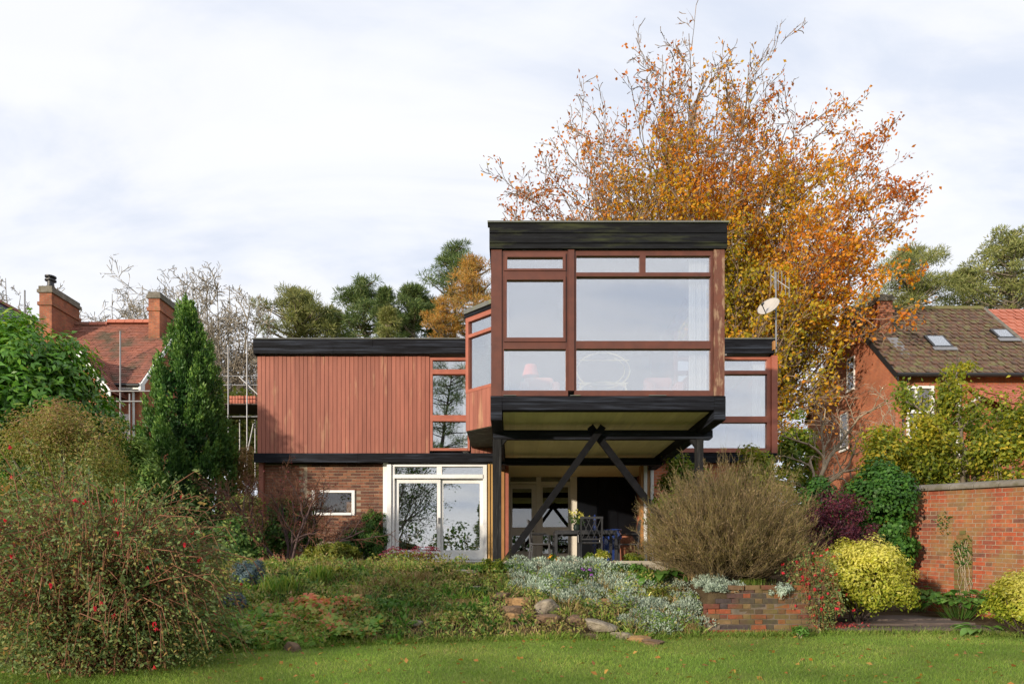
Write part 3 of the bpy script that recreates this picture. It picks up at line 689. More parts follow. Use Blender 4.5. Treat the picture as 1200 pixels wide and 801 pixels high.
# cross beams, posts and braces
yp = 12.5; kp = yp/800
def PX(px): return (px-600)*kp
def PZ(py): return (672-py)*kp
def chamf_beam(x0, x1, y0, y1, z0, z1, cut):
    b = MB().prism([(x0, y0, z1), (x1, y0, z1), (x1, y0, z0+.03), (x1-.03, y0, z0), (x0+.03, y0, z0), (x0, y0, z0+.03)], (0, y1-y0, 0)); return b
chamf_beam(PX(578), PX(834), yp-.07, yp+.07, PZ(515), PZ(504.5), .03).build('cross_beam', M['black'], house)
chamf_beam(HX(586)*.92, PX(822), 15.65, 15.8, 2.5, 2.66, .03).build('cross_beam', M['black'], house)
# upper bearers the braces meet
lp = MB().box(PX(577.5), PX(587.5), yp-.08, yp+.08, .2, PZ(515.3))
lp.build('post', M['post_black'], house)
MB().prism([(PX(587.6), yp-.06, PZ(515.4)), (PX(594), yp-.06, PZ(515.4)), (PX(591), yp-.06, PZ(519)), (PX(587.6), yp-.06, PZ(524))], (0, .12, 0)).build('post_bracket', M['post_black'], house)
MB().box(PX(815), PX(823), yp-.08, yp+.08, .1, PZ(515.3)).build('post', M['post_black'], house)
MB().prism([(PX(814.8), yp-.06, PZ(515.4)), (PX(808), yp-.06, PZ(515.4)), (PX(811), yp-.06, PZ(519)), (PX(814.8), yp-.06, PZ(524))], (0, .12, 0)).build('post_bracket', M['post_black'], house)
MB().bar(W(590.5, 660, yp-.15), W(706.5, 499.5, yp-.15), .118, .09, (0, 1, 0)).build('brace', M['brace'], house)
MB().bar(W(815, 660, yp-.05), W(691.5, 499.5, yp-.05), .118, .09, (0, 1, 0)).build('brace', M['brace'], house)
MB().box(HX(580), HX(588), 15.6, 15.8, .15, 2.62).build('post', M['post_black'], house)
# --- splayed bay that links the projecting room to the wing
p_o = Vector((-1.0, 15.07, 0)); p_i = Vector((CX(575)+.004, 14.45, 0)); dl = (p_i-p_o); Lb = dl.length; du = dl/Lb; nv = Vector((du.y, -du.x, 0))
def bq(u0, u1, z0, z1, o0, o1):
    a = p_o + du*u0 + nv*o1; b = p_o + du*u1 + nv*o1
    return ([(a.x, a.y, z0), (b.x, b.y, z0), (b.x, b.y, z1), (a.x, a.y, z1)], nv*(o0-o1))
zsill = 4.02; ztop = 5.62; zb0 = 3.17
MB().prism([(p_o.x, p_o.y, zb0), (p_i.x, p_i.y, zb0), (p_i.x, 17.0, zb0), (p_o.x, 17.0, zb0)], (0, 0, -.04)).build('bay_underside', M['mossbox'], house)
MB().prism([(p_o.x-.06, p_o.y-.06, 5.70), (p_i.x, p_i.y-.14, 5.70), (p_i.x, 17.0, 5.70), (p_o.x-.06, 17.0, 5.70)], (0, 0, .09)).build('bay_roof', M['felt'], house)
MB().prism(*bq(-.03, Lb, ztop, 5.70, 0, .05)).build('fascia_board', M['black'], house)
nb = 7
for i in range(nb):
    u0 = i*Lb/nb
    MB().prism(*bq(u0+.003, u0+Lb/nb-.003, zb0-.03, zsill-.05, 0, .028)).build('plank', M['clad'], house)
MB().prism([(p_o.x, p_o.y, zb0), (p_o.x, 17, zb0), (p_o.x, 17, zsill), (p_o.x, p_o.y, zsill)], (.05, 0, 0)).build('bay_wall', M['clad'], house)
MB().prism([(p_o.x, p_o.y, zsill), (p_o.x, 17, zsill), (p_o.x, 17, 5.7), (p_o.x, p_o.y, 5.7)], (.05, 0, 0)).build('bay_wall', M['clad'], house)
fb = MB()
for q in ((0, .09, zsill-.05, ztop), (Lb-.05, Lb, zsill-.05, ztop), (.09, Lb-.05, zsill-.05, zsill+.02), (.09, Lb-.05, 5.17, 5.24), (.09, Lb-.05, ztop-.1, ztop)): fb.prism(*bq(*q, -.06, .035))
bay = fb.build('bay_window', M['frame_clad'], house)
MB().prism(*bq(.09, Lb-.05, zsill+.02, 5.17, -.025, -.02)).build('pane', M['glass'], bay)
MB().prism(*bq(.09, Lb-.05, 5.24, ztop-.1, -.025, -.02)).build('pane', M['glass'], bay)

# ================================================================== things inside and on the house
def curtain(name, x0, x1, y, z0, z1, label, folds=9):
    n = folds*6+1; V = []; Fc = []
    for i in range(n):
        u = i/(n-1); xx = x0 + (x1-x0)*u; yy = y + .035*math.sin(u*folds*2*math.pi) + .01*math.sin(u*17)
        V += [(xx, yy, z0), (xx, yy+.006*math.sin(i), z1)]
    for i in range(n-1): Fc.append((2*i, 2*i+2, 2*i+3, 2*i+1))
    o = MB().add(V, Fc).build(name, M['curtain'], None, (x0, y, z0), smooth=True)
    tag(o, label, 'curtain')
curtain('curtain', CX(811), CX(832), yc+.22, 2.99, 5.42, 'white folded curtain behind the right edge of the big projecting window')
curtain('curtain', HX(886), HX(899), 17.25, 2.99, 5.42, 'white curtain in the upper window on the right below the satellite dish', 5)
curtain('curtain', HX(542), HX(548.5), 17.2, 2.99, 5.42, 'narrow white curtain at the right side of the upper left window', 3)
curtain('curtain', CX(591.5), CX(596), yc+.22, 2.99, 5.42, 'thin white curtain at the left edge of the big projecting window', 2)
# cane hoop chair with a round back, seen through the lower pane
ch = thing('cane_chair', 'round-backed pale cane hoop chair behind the lower pane of the projecting room', 'chair', (CX(707)*1.06, yc+.72, 2.96))
ky = (yc+.72)/800
def ring(cx, cz, rx, rz, a0=0, a1=360, n=32, y=yc+.72): return [((cx-600)*ky + rx*ky*math.cos(R(a0+(a1-a0)*i/n)), y, (672-cz)*ky + rz*ky*math.sin(R(a0+(a1-a0)*i/n))) for i in range(n+1)]
MB().tube(ring(707, 434, 31, 21), .013).build('back_hoop', M['cane'], ch)
MB().tube([((679-600)*ky, yc+.72, (672-422)*ky), ((737-600)*ky, yc+.72, (672-422)*ky)], .011).tube([((677-600)*ky, yc+.70, (672-449)*ky), ((736-600)*ky, yc+.70, (672-449)*ky)], .014).build('rail', M['cane'], ch)
MB().tube(ring(707, 458, 27, 10, 0, 180, y=yc+.68), .012).tube(ring(707, 434, 25, 17, -70, 60), .008).build('seat_hoop', M['cane'], ch)
for sx in (680, 733):
    MB().tube([((sx-600)*ky, yc+.70, (672-449)*ky), ((sx-600)*ky, yc+.70, 2.965)], .012).build('leg', M['cane'], ch)
    MB().tube([((sx-600)*ky, yc+1.1, (672-449)*ky), ((sx-600)*ky, yc+1.1, 2.965)], .012).build('leg', M['cane'], ch)
MB().box((680-600)*ky, (733-600)*ky, yc+.7, yc+1.12, (672-451)*ky, (672-449)*ky).build('seat', M['cane'], ch)
def armchair(name, px, label, wpx=34):
    y = yc+1.3; kk = y/800; x = (px-600)*kk
    a = thing(name, label, 'armchair', (x, y, 2.96))
    w2 = wpx*kk/2
    MB().box(x-w2, x+w2, y+.3, y+.5, 3.0, 3.75).build('backrest', M['pink'], a, bevel=.06)
    MB().box(x-w2*.8, x+w2*.8, y-.3, y+.3, 3.05, 3.38).build('seat', M['pink'], a, bevel=.05)
    for s in (-1, 1):
        MB().box(x+s*w2-.08, x+s*w2+.08, y-.3, y+.3, 3.0, 3.5).build('armrest', M['pink'], a, bevel=.05)
        MB().tube([(x+s*w2*.8, y-.2, 2.965), (x+s*w2*.8, y-.2, 3.05)], .02).build('leg', M['oak'], a)
armchair('armchair', 776, 'pink armchair behind the lower right pane of the projecting room')
armchair('armchair', 632, 'pink armchair under the red lamp behind the lower left pane', 36)
yl = yc+1.9; kl = yl/800
lamp = thing('standard_lamp', 'red shaded standing lamp behind the lower left pane of the projecting room', 'lamp', ((622-600)*kl, yl, 2.96))
MB().lathe(((622-600)*kl, yl, 2.96), [(.0, .0), (.14, .0), (.13, .02), (.012, .03), (.012, .85)], 14).build('stand', M['iron'], lamp)
MB().lathe(((622-600)*kl, yl, (672-441)*kl), [(.17, 0), (.11, .22)], 18).build('lamp_shade', M['lampshade'], lamp)

# dining table and chairs behind the sliding door
tb = thing('dining_table', 'light wooden dining table inside behind the white sliding door', 'table', (HX(522)*1.1, 18.9, .27))
x = HX(530)*1.1; y = 18.9
MB().box(x-.55, x+.5, y-.45, y+.45, .98, 1.02).build('tabletop', M['oak'], tb)
for sx in (-.45, .4):
    for sy in (-.38, .38): MB().box(x+sx-.03, x+sx+.03, y+sy-.03, y+sy+.03, .272, .978).build('leg', M['oak'], tb)
def dchair(loc, rz, label, src=None):
    if src: return copy_tree(src, loc, rz, label)
    c = thing('dining_chair', label, 'chair', loc, 'wooden chairs round the dining table'); x, y, z = loc
    MB().box(x-.22, x+.22, y-.22, y+.22, z+.43, z+.47).build('seat', M['oak'], c)
    for sx in (-.19, .19):
        MB().box(x+sx-.02, x+sx+.02, y-.21, y-.17, z, z+.429).build('leg', M['oak'], c)
        MB().box(x+sx-.02, x+sx+.02, y+.18, y+.22, z, z+1.0).build('leg', M['oak'], c)
    MB().box(x-.168, x+.168, y+.185, y+.215, z+.9, z+1.0).build('back_rail', M['oak'], c)
    for sx in (-.1, 0, .1): MB().box(x+sx-.02, x+sx+.02, y+.19, y+.21, z+.472, z+.898).build('back_slat', M['oak'], c)
    return c
c0 = dchair((HX(520)*1.09, 18.2, .272), 0, 'slat-backed wooden chair in front of the dining table')
c0.rotation_euler = (0, 0, R(180))
dchair((HX(488)*1.09, 18.5, .272), R(88), 'wooden dining chair behind the left pane of the sliding door', c0)
dchair((HX(556)*1.1, 18.6, .272), R(-95), 'wooden dining chair to the right of the dining table', c0)
dchair((HX(530)*1.1, 19.6, .272), R(2), 'wooden dining chair beyond the dining table', c0)

# dish and aerial on one mast at the corner of the roof
da = thing('tv_aerial', 'galvanised mast with comb-like aerial at the right end of the black roof edge', 'aerial', (HX(905), 16.78, 5.4))
MB().tube([(HX(905.5), 16.78, HZ(416)), (HX(905.2), 16.78, HZ(323))], .02).build('mast', M['metal'], da)
MB().tube([(HX(901), 16.86, HZ(326)), (HX(919), 16.70, HZ(344))], .011).build('boom', M['metal'], da)
for i in range(6):
    u = i/5; cx_ = 901+18*u; cz_ = 327+16*u - (3 if i == 3 else 0)
    MB().tube([(HX(cx_), 16.86-.16*u, HZ(cz_-11)), (HX(cx_), 16.86-.16*u, HZ(cz_+11))], .009).build('element', M['metal'], da)
MB().box(HX(902), HX(904.4), 16.76, 16.85, HZ(413), HZ(403)).build('wooden_block', M['oak'], da)
MB().box(HX(904.6), HX(906.6), 16.74, 16.857, HZ(412), HZ(410)).build('bracket', M['iron'], da)
ds = thing('satellite_dish', 'off-white oval satellite dish clamped to the aerial mast', 'satellite dish', (HX(905), 16.74, HZ(372)))
cd = Vector((HX(894.5), 16.62, HZ(367))); nd_ = Vector((-.62, -.60, .50)).normalized()
xa = nd_.cross(Vector((0, 0, 1))).normalized(); ya = xa.cross(nd_)
V = []; Fc = []; nr, nk = 5, 24
for i in range(nr+1):
    for j in range(nk):
        r_ = i/nr; th = 2*math.pi*j/nk
        V.append(cd + (xa*math.cos(th)*.27 + ya*math.sin(th)*.25)*r_ + nd_*(.05*r_*r_))
for i in range(nr):
    for j in range(nk): Fc.append((i*nk+j, i*nk+(j+1) % nk, (i+1)*nk+(j+1) % nk, (i+1)*nk+j))
dd = MB().add(V, Fc).build('reflector', M['dishwhite'], ds, smooth=True)
so = dd.modifiers.new('solid', 'SOLIDIFY'); so.thickness = .012
tip = cd + nd_*.30 - ya*.22
MB().tube([cd - ya*.25 + nd_*.04, tip], .012).build('feed_arm', M['iron'], ds)
MB().tube([tip, tip + (cd-tip).normalized()*.07 + Vector((0, 0, .05))], .028).build('receiver', M['iron'], ds)
MB().tube([cd - nd_*.01, Vector((HX(905.3), 16.78, HZ(368)))], .02).build('clamp', M['metal'], ds)

# ================================================================== brick garden wall on the right
gw0 = (7.72, 13.2, 0); gdir = Vector((0.9, -2.2, 0)).normalized(); gsl = -0.065
gw = thing('garden_wall', 'tall orange-red brick garden wall with mossy stone coping on the right', 'wall', (7.72, 13.2, -0.7))
gn = Vector((gdir.y, -gdir.x, 0))           # towards the camera
gside = -gn
GZ0 = -0.82; GROWS = 32
core = MB(); Lw = 4.2
a = Vector(gw0) + gside*0.006; bq_ = a + gdir*Lw; th = gside*0.3
core.add([(a.x, a.y, GZ0-.3), (bq_.x, bq_.y, GZ0-.6), (bq_.x+th.x, bq_.y+th.y, GZ0-.6), (a.x+th.x, a.y+th.y, GZ0-.3),
          (a.x, a.y, GZ0+GROWS*.075), (bq_.x, bq_.y, GZ0+GROWS*.075+gsl*Lw), (bq_.x+th.x, bq_.y+th.y, GZ0+GROWS*.075+gsl*Lw), (a.x+th.x, a.y+th.y, GZ0+GROWS*.075)],
         [(0,3,2,1),(4,5,6,7),(0,1,5,4),(1,2,6,5),(2,3,7,6),(3,0,4,7)])
core.build('wall_core', M['mortar'], gw)
gs_ = [brick_mesh(0.215, mat=M['brick_wall'], seed=40+i) for i in range(5)]; gh_ = [brick_mesh(0.1025, mat=M['brick_wall'], seed=50+i) for i in range(3)]
# the 300 bricks that show, then the rest of the wall as one piece
lay_bricks(gw, gw0, gdir, 2.5, 21, GZ0+11*.075, gs_, gh_, limit=300, flemish=True, slope=gsl, stuffmat=M['brick_wall'])
lay_bricks(gw, gw0, gdir, 2.5, 11, GZ0, gs_, gh_, limit=0, flemish=True, slope=gsl, stuffmat=M['brick_wall'])
q0 = Vector(gw0) + gdir*2.51
lay_bricks(gw, (q0.x, q0.y, 0), gdir, Lw-2.51, GROWS, GZ0+gsl*2.51, gs_, gh_, limit=0, flemish=True, slope=gsl, stuffmat=M['brick_wall'])
for i in range(10):
    u0 = -.05 + i*.43; u1 = u0+.425; z0 = GZ0+GROWS*.075+.006
    b = MB(); prof = [(-.07, 0), (-.075, .05), (-.02, .10), (.12, .13), (.27, .11), (.35, .06), (.35, 0)]
    P0 = [Vector(gw0)+gdir*u0+gside*s+Vector((0, 0, z0+h+gsl*u0+random.uniform(-.004, .004))) for s, h in prof]
    b.prism(P0, gdir*(u1-u0)+Vector((0, 0, gsl*(u1-u0))))
    b.build('coping_stone', M['coping'], gw, bevel=.012)
# blocked-up mossy niche
M['brick_moss'] = brickmat('mossy_niche_brick', [(0.20,0.14,0.055),(0.16,0.13,0.05),(0.24,0.13,0.06),(0.13,0.11,0.045)], moss=((0.13, 0.12, 0.035), 0.42, 0.66))
mh = [brick_mesh(0.1025, mat=M['brick_moss'], seed=70+i) for i in range(3)]
NU = 1.02
for r in range(15):
    hw = .16 if r < 13 else (.12 if r == 13 else .06)
    u = NU - hw + (0 if r % 2 else 0.0)
    while u < NU + hw - .05:
        p = Vector(gw0)+gdir*u - gside*.022
        o = newobj('brick', random.choice(mh), gw, (p.x, p.y, -.28+r*.075+gsl*u)); o.rotation_euler = (0, 0, math.atan2(gdir.y, gdir.x)); u += .108

# ================================================================== low retaining wall of old bricks
rw = thing('retaining_wall', 'low stepped retaining wall of mixed old bricks at the edge of the lawn', 'wall', (3.4, 9.9, -.9))
rb = [brick_mesh(0.215, mat=M['brick_old'], j=.005, seed=80+i) for i in range(6)]; rh = [brick_mesh(0.1025, mat=M['brick_old'], j=.005, seed=90+i) for i in range(4)]
RX0, RX1, RY = 2.78, 4.42, 9.86
def rtop(u): return -0.50 + 0.28*min(1, max(0, (u-.02)/.40))
lay_bricks(rw, (RX0, RY, 0), (1, 0), RX1-RX0, 10, -0.95, rb, rh, limit=300, flemish=True, jy=.008, skip=lambda a, b, z: z+.06 > rtop((a+b)/2)+.03)
bk = MB()
for i in range(8):
    u0 = i*.205; bk.box(RX0+u0+.03, RX0+u0+.234, RY+.008, RY+.12, -1.05, rtop(u0)-.05)
bk.build('wall_core', M['mortar_dark'], rw)
for i in range(6):      # loose capping bricks
    u = .34+i*.24; o = newobj('brick', random.choice(rb), rw, (RX0+u, RY-.02+random.uniform(-.02, .02), rtop(u+.1)-.012+random.uniform(0, .006)))
    o.rotation_euler = (random.uniform(-.03, .03), random.uniform(-.04, .04), random.uniform(-.08, .08))

# ================================================================== rockery stones
import bmesh
def d_at(px, py):
    ds = np.arange(7.5, 14, .01); g = ground_np((px-600)*ds/800, ds)*1.0; z = (672-py)*ds/800
    hit = np.nonzero(z < g)[0]
    return float(ds[hit[0]]) if len(hit) else 12.0
def rock(px, py, d, wpx, hpx, mat, label, seed, tilt=0.0, depth=.8, name='stone', slab=False):
    r = np.random.default_rng(seed); k = d_at(px, py+hpx*.30)/800
    bm = bmesh.new(); bmesh.ops.create_icosphere(bm, subdivisions=4, radius=1.0)
    V = np.array([v.co[:] for v in bm.verts]); U = nrm(V)
    # cut the ball by random planes: a broken, faceted stone
    D = np.ones(len(U))
    for _ in range(14 if not slab else 10):
        n = r.normal(0, 1, 3); n /= np.linalg.norm(n); h = r.uniform(.55, .85)
        dp = U @ n; D = np.where(dp > 1e-3, np.minimum(D, h/np.maximum(dp, 1e-3)), D)
    nz = np.zeros(len(U))
    for f in (3, 7, 14):
        a = r.normal(0, f, (3, 3)); ph = r.uniform(0, 6.28, 3)
        nz += (np.sin(U @ a + ph).sum(1))/f*.10
    V = U*(D*(1+nz))[:, None]
    if slab: V[:, 2] = np.sign(V[:, 2])*np.abs(V[:, 2])**.6*.8
    V = V/np.abs(V).max(0)
    S = np.array([wpx*k/2, wpx*k/2*depth, hpx*k/2]); V = V*S
    c, s = math.cos(tilt), math.sin(tilt); V = np.stack([V[:, 0]*c - V[:, 2]*s, V[:, 1], V[:, 0]*s + V[:, 2]*c], 1)
    for v, q in zip(bm.verts, V): v.co = q
    me = bpy.data.meshes.new(name); bm.to_mesh(me); bm.free(); me.materials.append(mat)
    d = d_at(px, py+hpx*.30); o = newobj(name, me, None, W(px, py+hpx*.12, d)); tag(o, label, 'stone', 'rockery stones along the bank')
    o['kind'] = 'thing'
    return o
rock(606, 704, 10.5, 34, 13, M['stone_gold'], 'flat golden stone, upper left of the rockery beside the grey boulder', 1, .03, slab=True)
rock(603, 713, 10.35, 32, 13, M['stone_brown'], 'brown stone wedged under the flat golden stone in the rockery', 2, -.05, slab=True)
rock(604, 721, 10.3, 24, 11, M['stone_gold'], 'small golden stone at the foot of the brown rockery stone', 3, 0)
rock(639, 709, 10.35, 40, 25, M['stone_grey'], 'rounded pitted grey boulder, largest in the rockery', 4, .05)
rock(640, 724, 10.25, 34, 14, M['stone_brown'], 'brown stone lying below the pitted grey boulder', 5, 0, slab=True)
rock(586, 697, 10.75, 26, 14, M['stone_brown'], 'brown rock up and left of the golden stone in the bank', 6, .1)
rock(671, 725, 10.3, 26, 16, M['stone_brown'], 'rough brown stone between the grey boulder and the sloping pale slab', 7, -.15)
rock(703, 732, 10.15, 44, 16, M['stone_grey'], 'long pale slab of pitted stone sloping down to the right', 8, -.22, slab=True)
rock(706, 704, 10.7, 22, 9, M['stone_gold'], 'small tan stone lying among the silver foliage', 9, 0, slab=True)
rock(728, 744, 9.85, 28, 12, M['stone_grey'], 'pale flat stone at the lawn edge next to the orange stone', 10, -.08, slab=True)
rock(750, 747, 9.8, 30, 11, M['stone_gold'], 'flat orange stone near the lawn, last but one on the right', 11, -.12, slab=True)
rock(766, 752, 9.7, 28, 10, M['stone_brown'], 'dark brown stone at the right-hand end of the rockery', 12, -.1, slab=True)
rock(693, 744, 9.9, 24, 9, M['stone_brown'], 'small brown stone under the long pale slab', 13, 0, slab=True)
rock(488, 729, 10.0, 20, 9, M['stone_grey'], 'small grey-pink stone in the weedy bank below the sliding door', 14, 0)
rock(342, 757, 9.0, 24, 18, M['stone_brown'], 'mossy brown stone beside the lawn below the bare tree', 15, .2)
rock(316, 737, 9.4, 26, 14, M['stone_brown'], 'brown stone half hidden among the strawberry leaves', 16, 0)
rock(548, 669, 13.2, 40, 6, M['concrete'], 'thin flat paving stone lying in the turf below the sliding door', 17, 0, slab=True)
rock(560, 690, 10.9, 28, 11, M['stone_grey'], 'grey-brown rock in the bank left of the golden stones', 18, .1)

# ================================================================== metal table and chairs on the terrace
FZ = .226
def garden_table(loc):
    x, y, z = loc; t = thing('garden_table', 'dark cast metal garden table on the terrace below the projecting room', 'table', loc)
    b = MB(); b.box(x-.68, x+.68, y-.42, y+.42, z+.70, z+.725); b.build('tabletop', M['iron'], t)
    b = MB()
    for s in (-1, 1):
        b.box(x-.66, x+.66, y+s*.40-.012, y+s*.40+.012, z+.64, z+.698)
        b.box(x+s*.66-.012, x+s*.66+.012, y-.387, y+.387, z+.64, z+.698)
    b.build('apron', M['iron'], t)
    for sx in (-1, 1):
        for sy in (-1, 1):
            MB().box(x+sx*.655-.03, x+sx*.655+.03, y+sy*.395-.03, y+sy*.395+.03, z, z+.64).bar((x+sx*.64, y+sy*.4, z+.50), (x+sx*.50, y+sy*.4, z+.645), .02, .02).build('leg', M['iron'], t)
    return t
def garden_chair(loc, rz, label):
    c = thing('garden_chair', label, 'chair', loc, 'metal lattice chairs round the garden table'); x, y, z = loc
    MB().box(x-.23, x+.23, y-.23, y+.2, z+.42, z+.445).build('seat', M['iron'], c)
    for sx in (-1, 1):
        MB().box(x+sx*.22-.018, x+sx*.22+.018, y-.23, y-.195, z, z+.419).build('leg', M['iron'], c)
        MB().bar((x+sx*.22, y+.24, z), (x+sx*.22, y+.20, z+.42), .035, .035).build('leg', M['iron'], c)
        MB().tube([(x+sx*.235, y+.24, z+.66), (x+sx*.24, y-.12, z+.66), (x+sx*.235, y-.2, z+.62), (x+sx*.23, y-.2, z+.45)], .014, 6).build('armrest', M['iron'], c)
    b = MB(); yb_ = y+.225
    b.bar((x-.22, y+.205, z+.42), (x-.22, y+.26, z+.95), .035, .03).bar((x+.22, y+.205, z+.42), (x+.22, y+.26, z+.95), .035, .03)
    b.bar((x-.24, y+.26, z+.95), (x+.24, y+.26, z+.95), .03, .045).bar((x-.205, y+.22, z+.5), (x+.205, y+.22, z+.5), .025, .03).build('back_frame', M['iron'], c)
    b = MB()
    for i in range(-2, 3):
        for s in (-1, 1):
            xa_, xb_ = i*.13 - s*.10, i*.13 + s*.10; za, zb_ = .51, .93
            xa_ = max(-.2, min(.2, xa_)); xb_ = max(-.2, min(.2, xb_))
            if abs(xa_-xb_) > .05: b.bar((x+xa_, y+.222+.002*s, z+za), (x+xb_, y+.255+.002*s, z+zb_), .014, .014, (0, 1, 0))
    b.build('back_lattice', M['iron'], c)
    c.rotation_euler = (0, 0, rz)
    return c
kt = 15.3/800
tx = (684.5-600)*kt
garden_table((tx, 15.3, FZ))
ch1 = garden_chair((tx+.05, 14.55, FZ), R(180), 'lattice-back metal chair on the near side of the garden table')
copy_tree(ch1, (tx-.98, 15.25, FZ), R(82), 'lattice metal chair at the left end of the garden table')
copy_tree(ch1, (tx+1.0, 15.4, FZ), R(-95), 'lattice metal chair at the right end of the garden table')
vs = thing('flower_vase', 'dark pot of pale yellow flowers standing on the garden table', 'flower pot', (tx-.15, 15.45, FZ+.725))
MB().lathe((tx-.15, 15.45, FZ+.725), [(.05, 0), (.085, .08), (.07, .16), (.075, .17)], 16).build('pot', M['darkpot'], vs, smooth=True)
def jar(name, px, d, r, h, mat, label):
    k = d/800; x = (px-600)*k; j = thing(name, label, 'pot', (x, d, FZ))
    MB().lathe((x, d, FZ), [(r*.62, 0), (r*.85, h*.15), (r, h*.5), (r*.92, h*.78), (r*.6, h*.93), (r*.62, h*.97), (r*.7, h)], 24).build('body', mat, j, smooth=True)
    MB().lathe((x, d, FZ+h*.96), [(r*.6, 0), (r*.74, .012), (r*.74, .04), (r*.6, .045)], 24).build('rim', mat, j, smooth=True)
jar('glazed_jar', 718, 16.5, .29, .84, M['blue_glaze'], 'big blue glazed jar in front of the dark porch wall')
jar('clay_jar', 735, 16.2, .20, .70, M['terracotta'], 'tall brown clay jar to the right of the blue jar')
bp = thing('parasol', 'slim folded blue parasol standing behind the garden table', 'parasol', ((697-600)*16/800, 16, FZ))
x = (697-600)*16/800
MB().lathe((x, 16, FZ), [(.0, 0), (.16, 0), (.16, .05), (.03, .07)], 16).build('base', M['iron'], bp)
MB().lathe((x, 16, FZ+.06), [(.016, 0), (.016, .35), (.05, .36), (.045, .7), (.03, 1.05), (.012, 1.1)], 12).build('canopy', M['blue_glaze'], bp)

# ================================================================== neighbouring houses
def tile_roof(parent, e0, e1, r0, r1, tw, th_, mat, name='roof_tiles', jit=.012, lift=.03, curve=False):
    """rows of separate overlapping tiles between eaves e0-e1 and ridge r0-r1"""
    e0, e1, r0, r1 = map(Vector, (e0, e1, r0, r1)); rows = max(2, int((r0-e0).length/th_))
    Vs = []; 
    nrm_ = (e1-e0).cross(r0-e0).normalized()
    if nrm_.z < 0: nrm_ = -nrm_
    for i in range(rows):
        a0 = e0.lerp(r0, i/rows); a1 = e1.lerp(r1, i/rows); b0 = e0.lerp(r0, (i+1.15)/rows); b1 = e1.lerp(r1, (i+1.15)/rows)
        L = (a1-a0).length; n = max(1, int(L/tw)); off = .5/n if i % 2 else 0
        for j in range(n):
            u0 = max(0, min(1, j/n + off)); u1 = max(0, min(1, (j+1)/n + off - .04/n))
            if u1-u0 < .2/n: continue
            h = lift + random.uniform(-jit, jit); up0 = nrm_*h; up1 = nrm_*(h*.15)
            A = a0.lerp(a1, u0)+up0; B = a0.lerp(a1, u1)+up0*(1.0 if not curve else .35); Cc = b0.lerp(b1, u1)+up1; D = b0.lerp(b1, u0)+up1
            Vs.append((A, B, Cc, D, A-nrm_*.03, B-nrm_*.03))
    V = []; Fc = []
    for q in Vs:
        k = len(V); V += list(q); Fc += [(k, k+1, k+2, k+3), (k+4, k+5, k+1, k), (k+1, k+5, k+2), (k, k+3, k+4)]
    me = bpy.data.meshes.new(name); o_ = org(parent); me.from_pydata([tuple(p-o_) for p in V], [], Fc); me.materials.append(mat)
    o = newobj(name, me, parent, o_); tag(o, kind='stuff'); return o

# ---- cottage on the left
cot = thing('brick_cottage', 'old brick cottage with red tiled roof, white scalloped gable and two chimneys behind the laurel', 'house', (-17, 27, 2))
cx0, cx1 = -19.5, -13.6; ye, yr, ze, zr = 25.0, 28.0, 6.95, 10.2
MB().prism([(cx0+.2, 31, ze), (cx0+.2, ye+.3, ze), (cx0+.2, yr, zr-.15)], (cx1-cx0-.4, 0, 0)).box(cx0+.2, cx1-.2, ye+.3, 30.9, 1.5, ze-.002).build('wall', M['far_brick'], cot)
MB().prism([(cx0, ye, ze-.02), (cx0, yr, zr), (cx0, yr, zr-.12), (cx0, ye+.05, ze-.14)], (cx1-cx0, 0, 0)).prism([(cx0, 31, ze-.02), (cx0, yr, zr), (cx0, yr, zr-.12), (cx0, 31, ze-.14)], (cx1-cx0, 0, 0)).build('roof', M['tile_red'], cot)
tile_roof(cot, (cx0, ye-.05, ze), (cx1, ye-.05, ze), (cx0, yr, zr+.01), (cx1, yr, zr+.01), .19, .125, M['tile_red'])
nrt = 16; tl = (cx1-cx0)/nrt
for i in range(nrt):
    o = put(MB().prism([(0, -.13, -.06), (0, -.08, .07), (0, 0, .11), (0, .08, .07), (0, .13, -.06)], (tl-.015, 0, 0)), 'ridge_tile', M['tile_pink'] if 5 < i < 14 else M['tile_red'], cot, (cx0+i*tl, yr, zr+.02+(.10 if 7 < i < 14 else 0)))
MB().box(cx1-.02, cx1+.05, ye-.1, ye+.2, ze-.25, ze).prism([(cx1, ye-.05, ze-.22), (cx1, ye-.05, ze), (cx1, yr, zr), (cx1, yr, zr-.24)], (.06, 0, 0)).build('bargeboard', M['white'], cot)
MB().box(cx0, cx1, ye-.03, ye+.02, ze-.20, ze-.03).build('eaves_board', M['white'], cot)
MB().tube([(cx0, ye-.1, ze-.04), (cx1, ye-.1, ze-.07)], .06).build('gutter', M['blackpipe'], cot)
MB().tube([(-13.95, ye-.05, ze-.1), (-13.95, ye+.15, ze-.3), (-13.95, ye+.2, 3)], .045).build('downpipe', M['plastic'], cot)
MB().box(-14.9, -14.2, ye+.24, ye+.34, 4.3, 5.9).build('window', M['white'], cot)
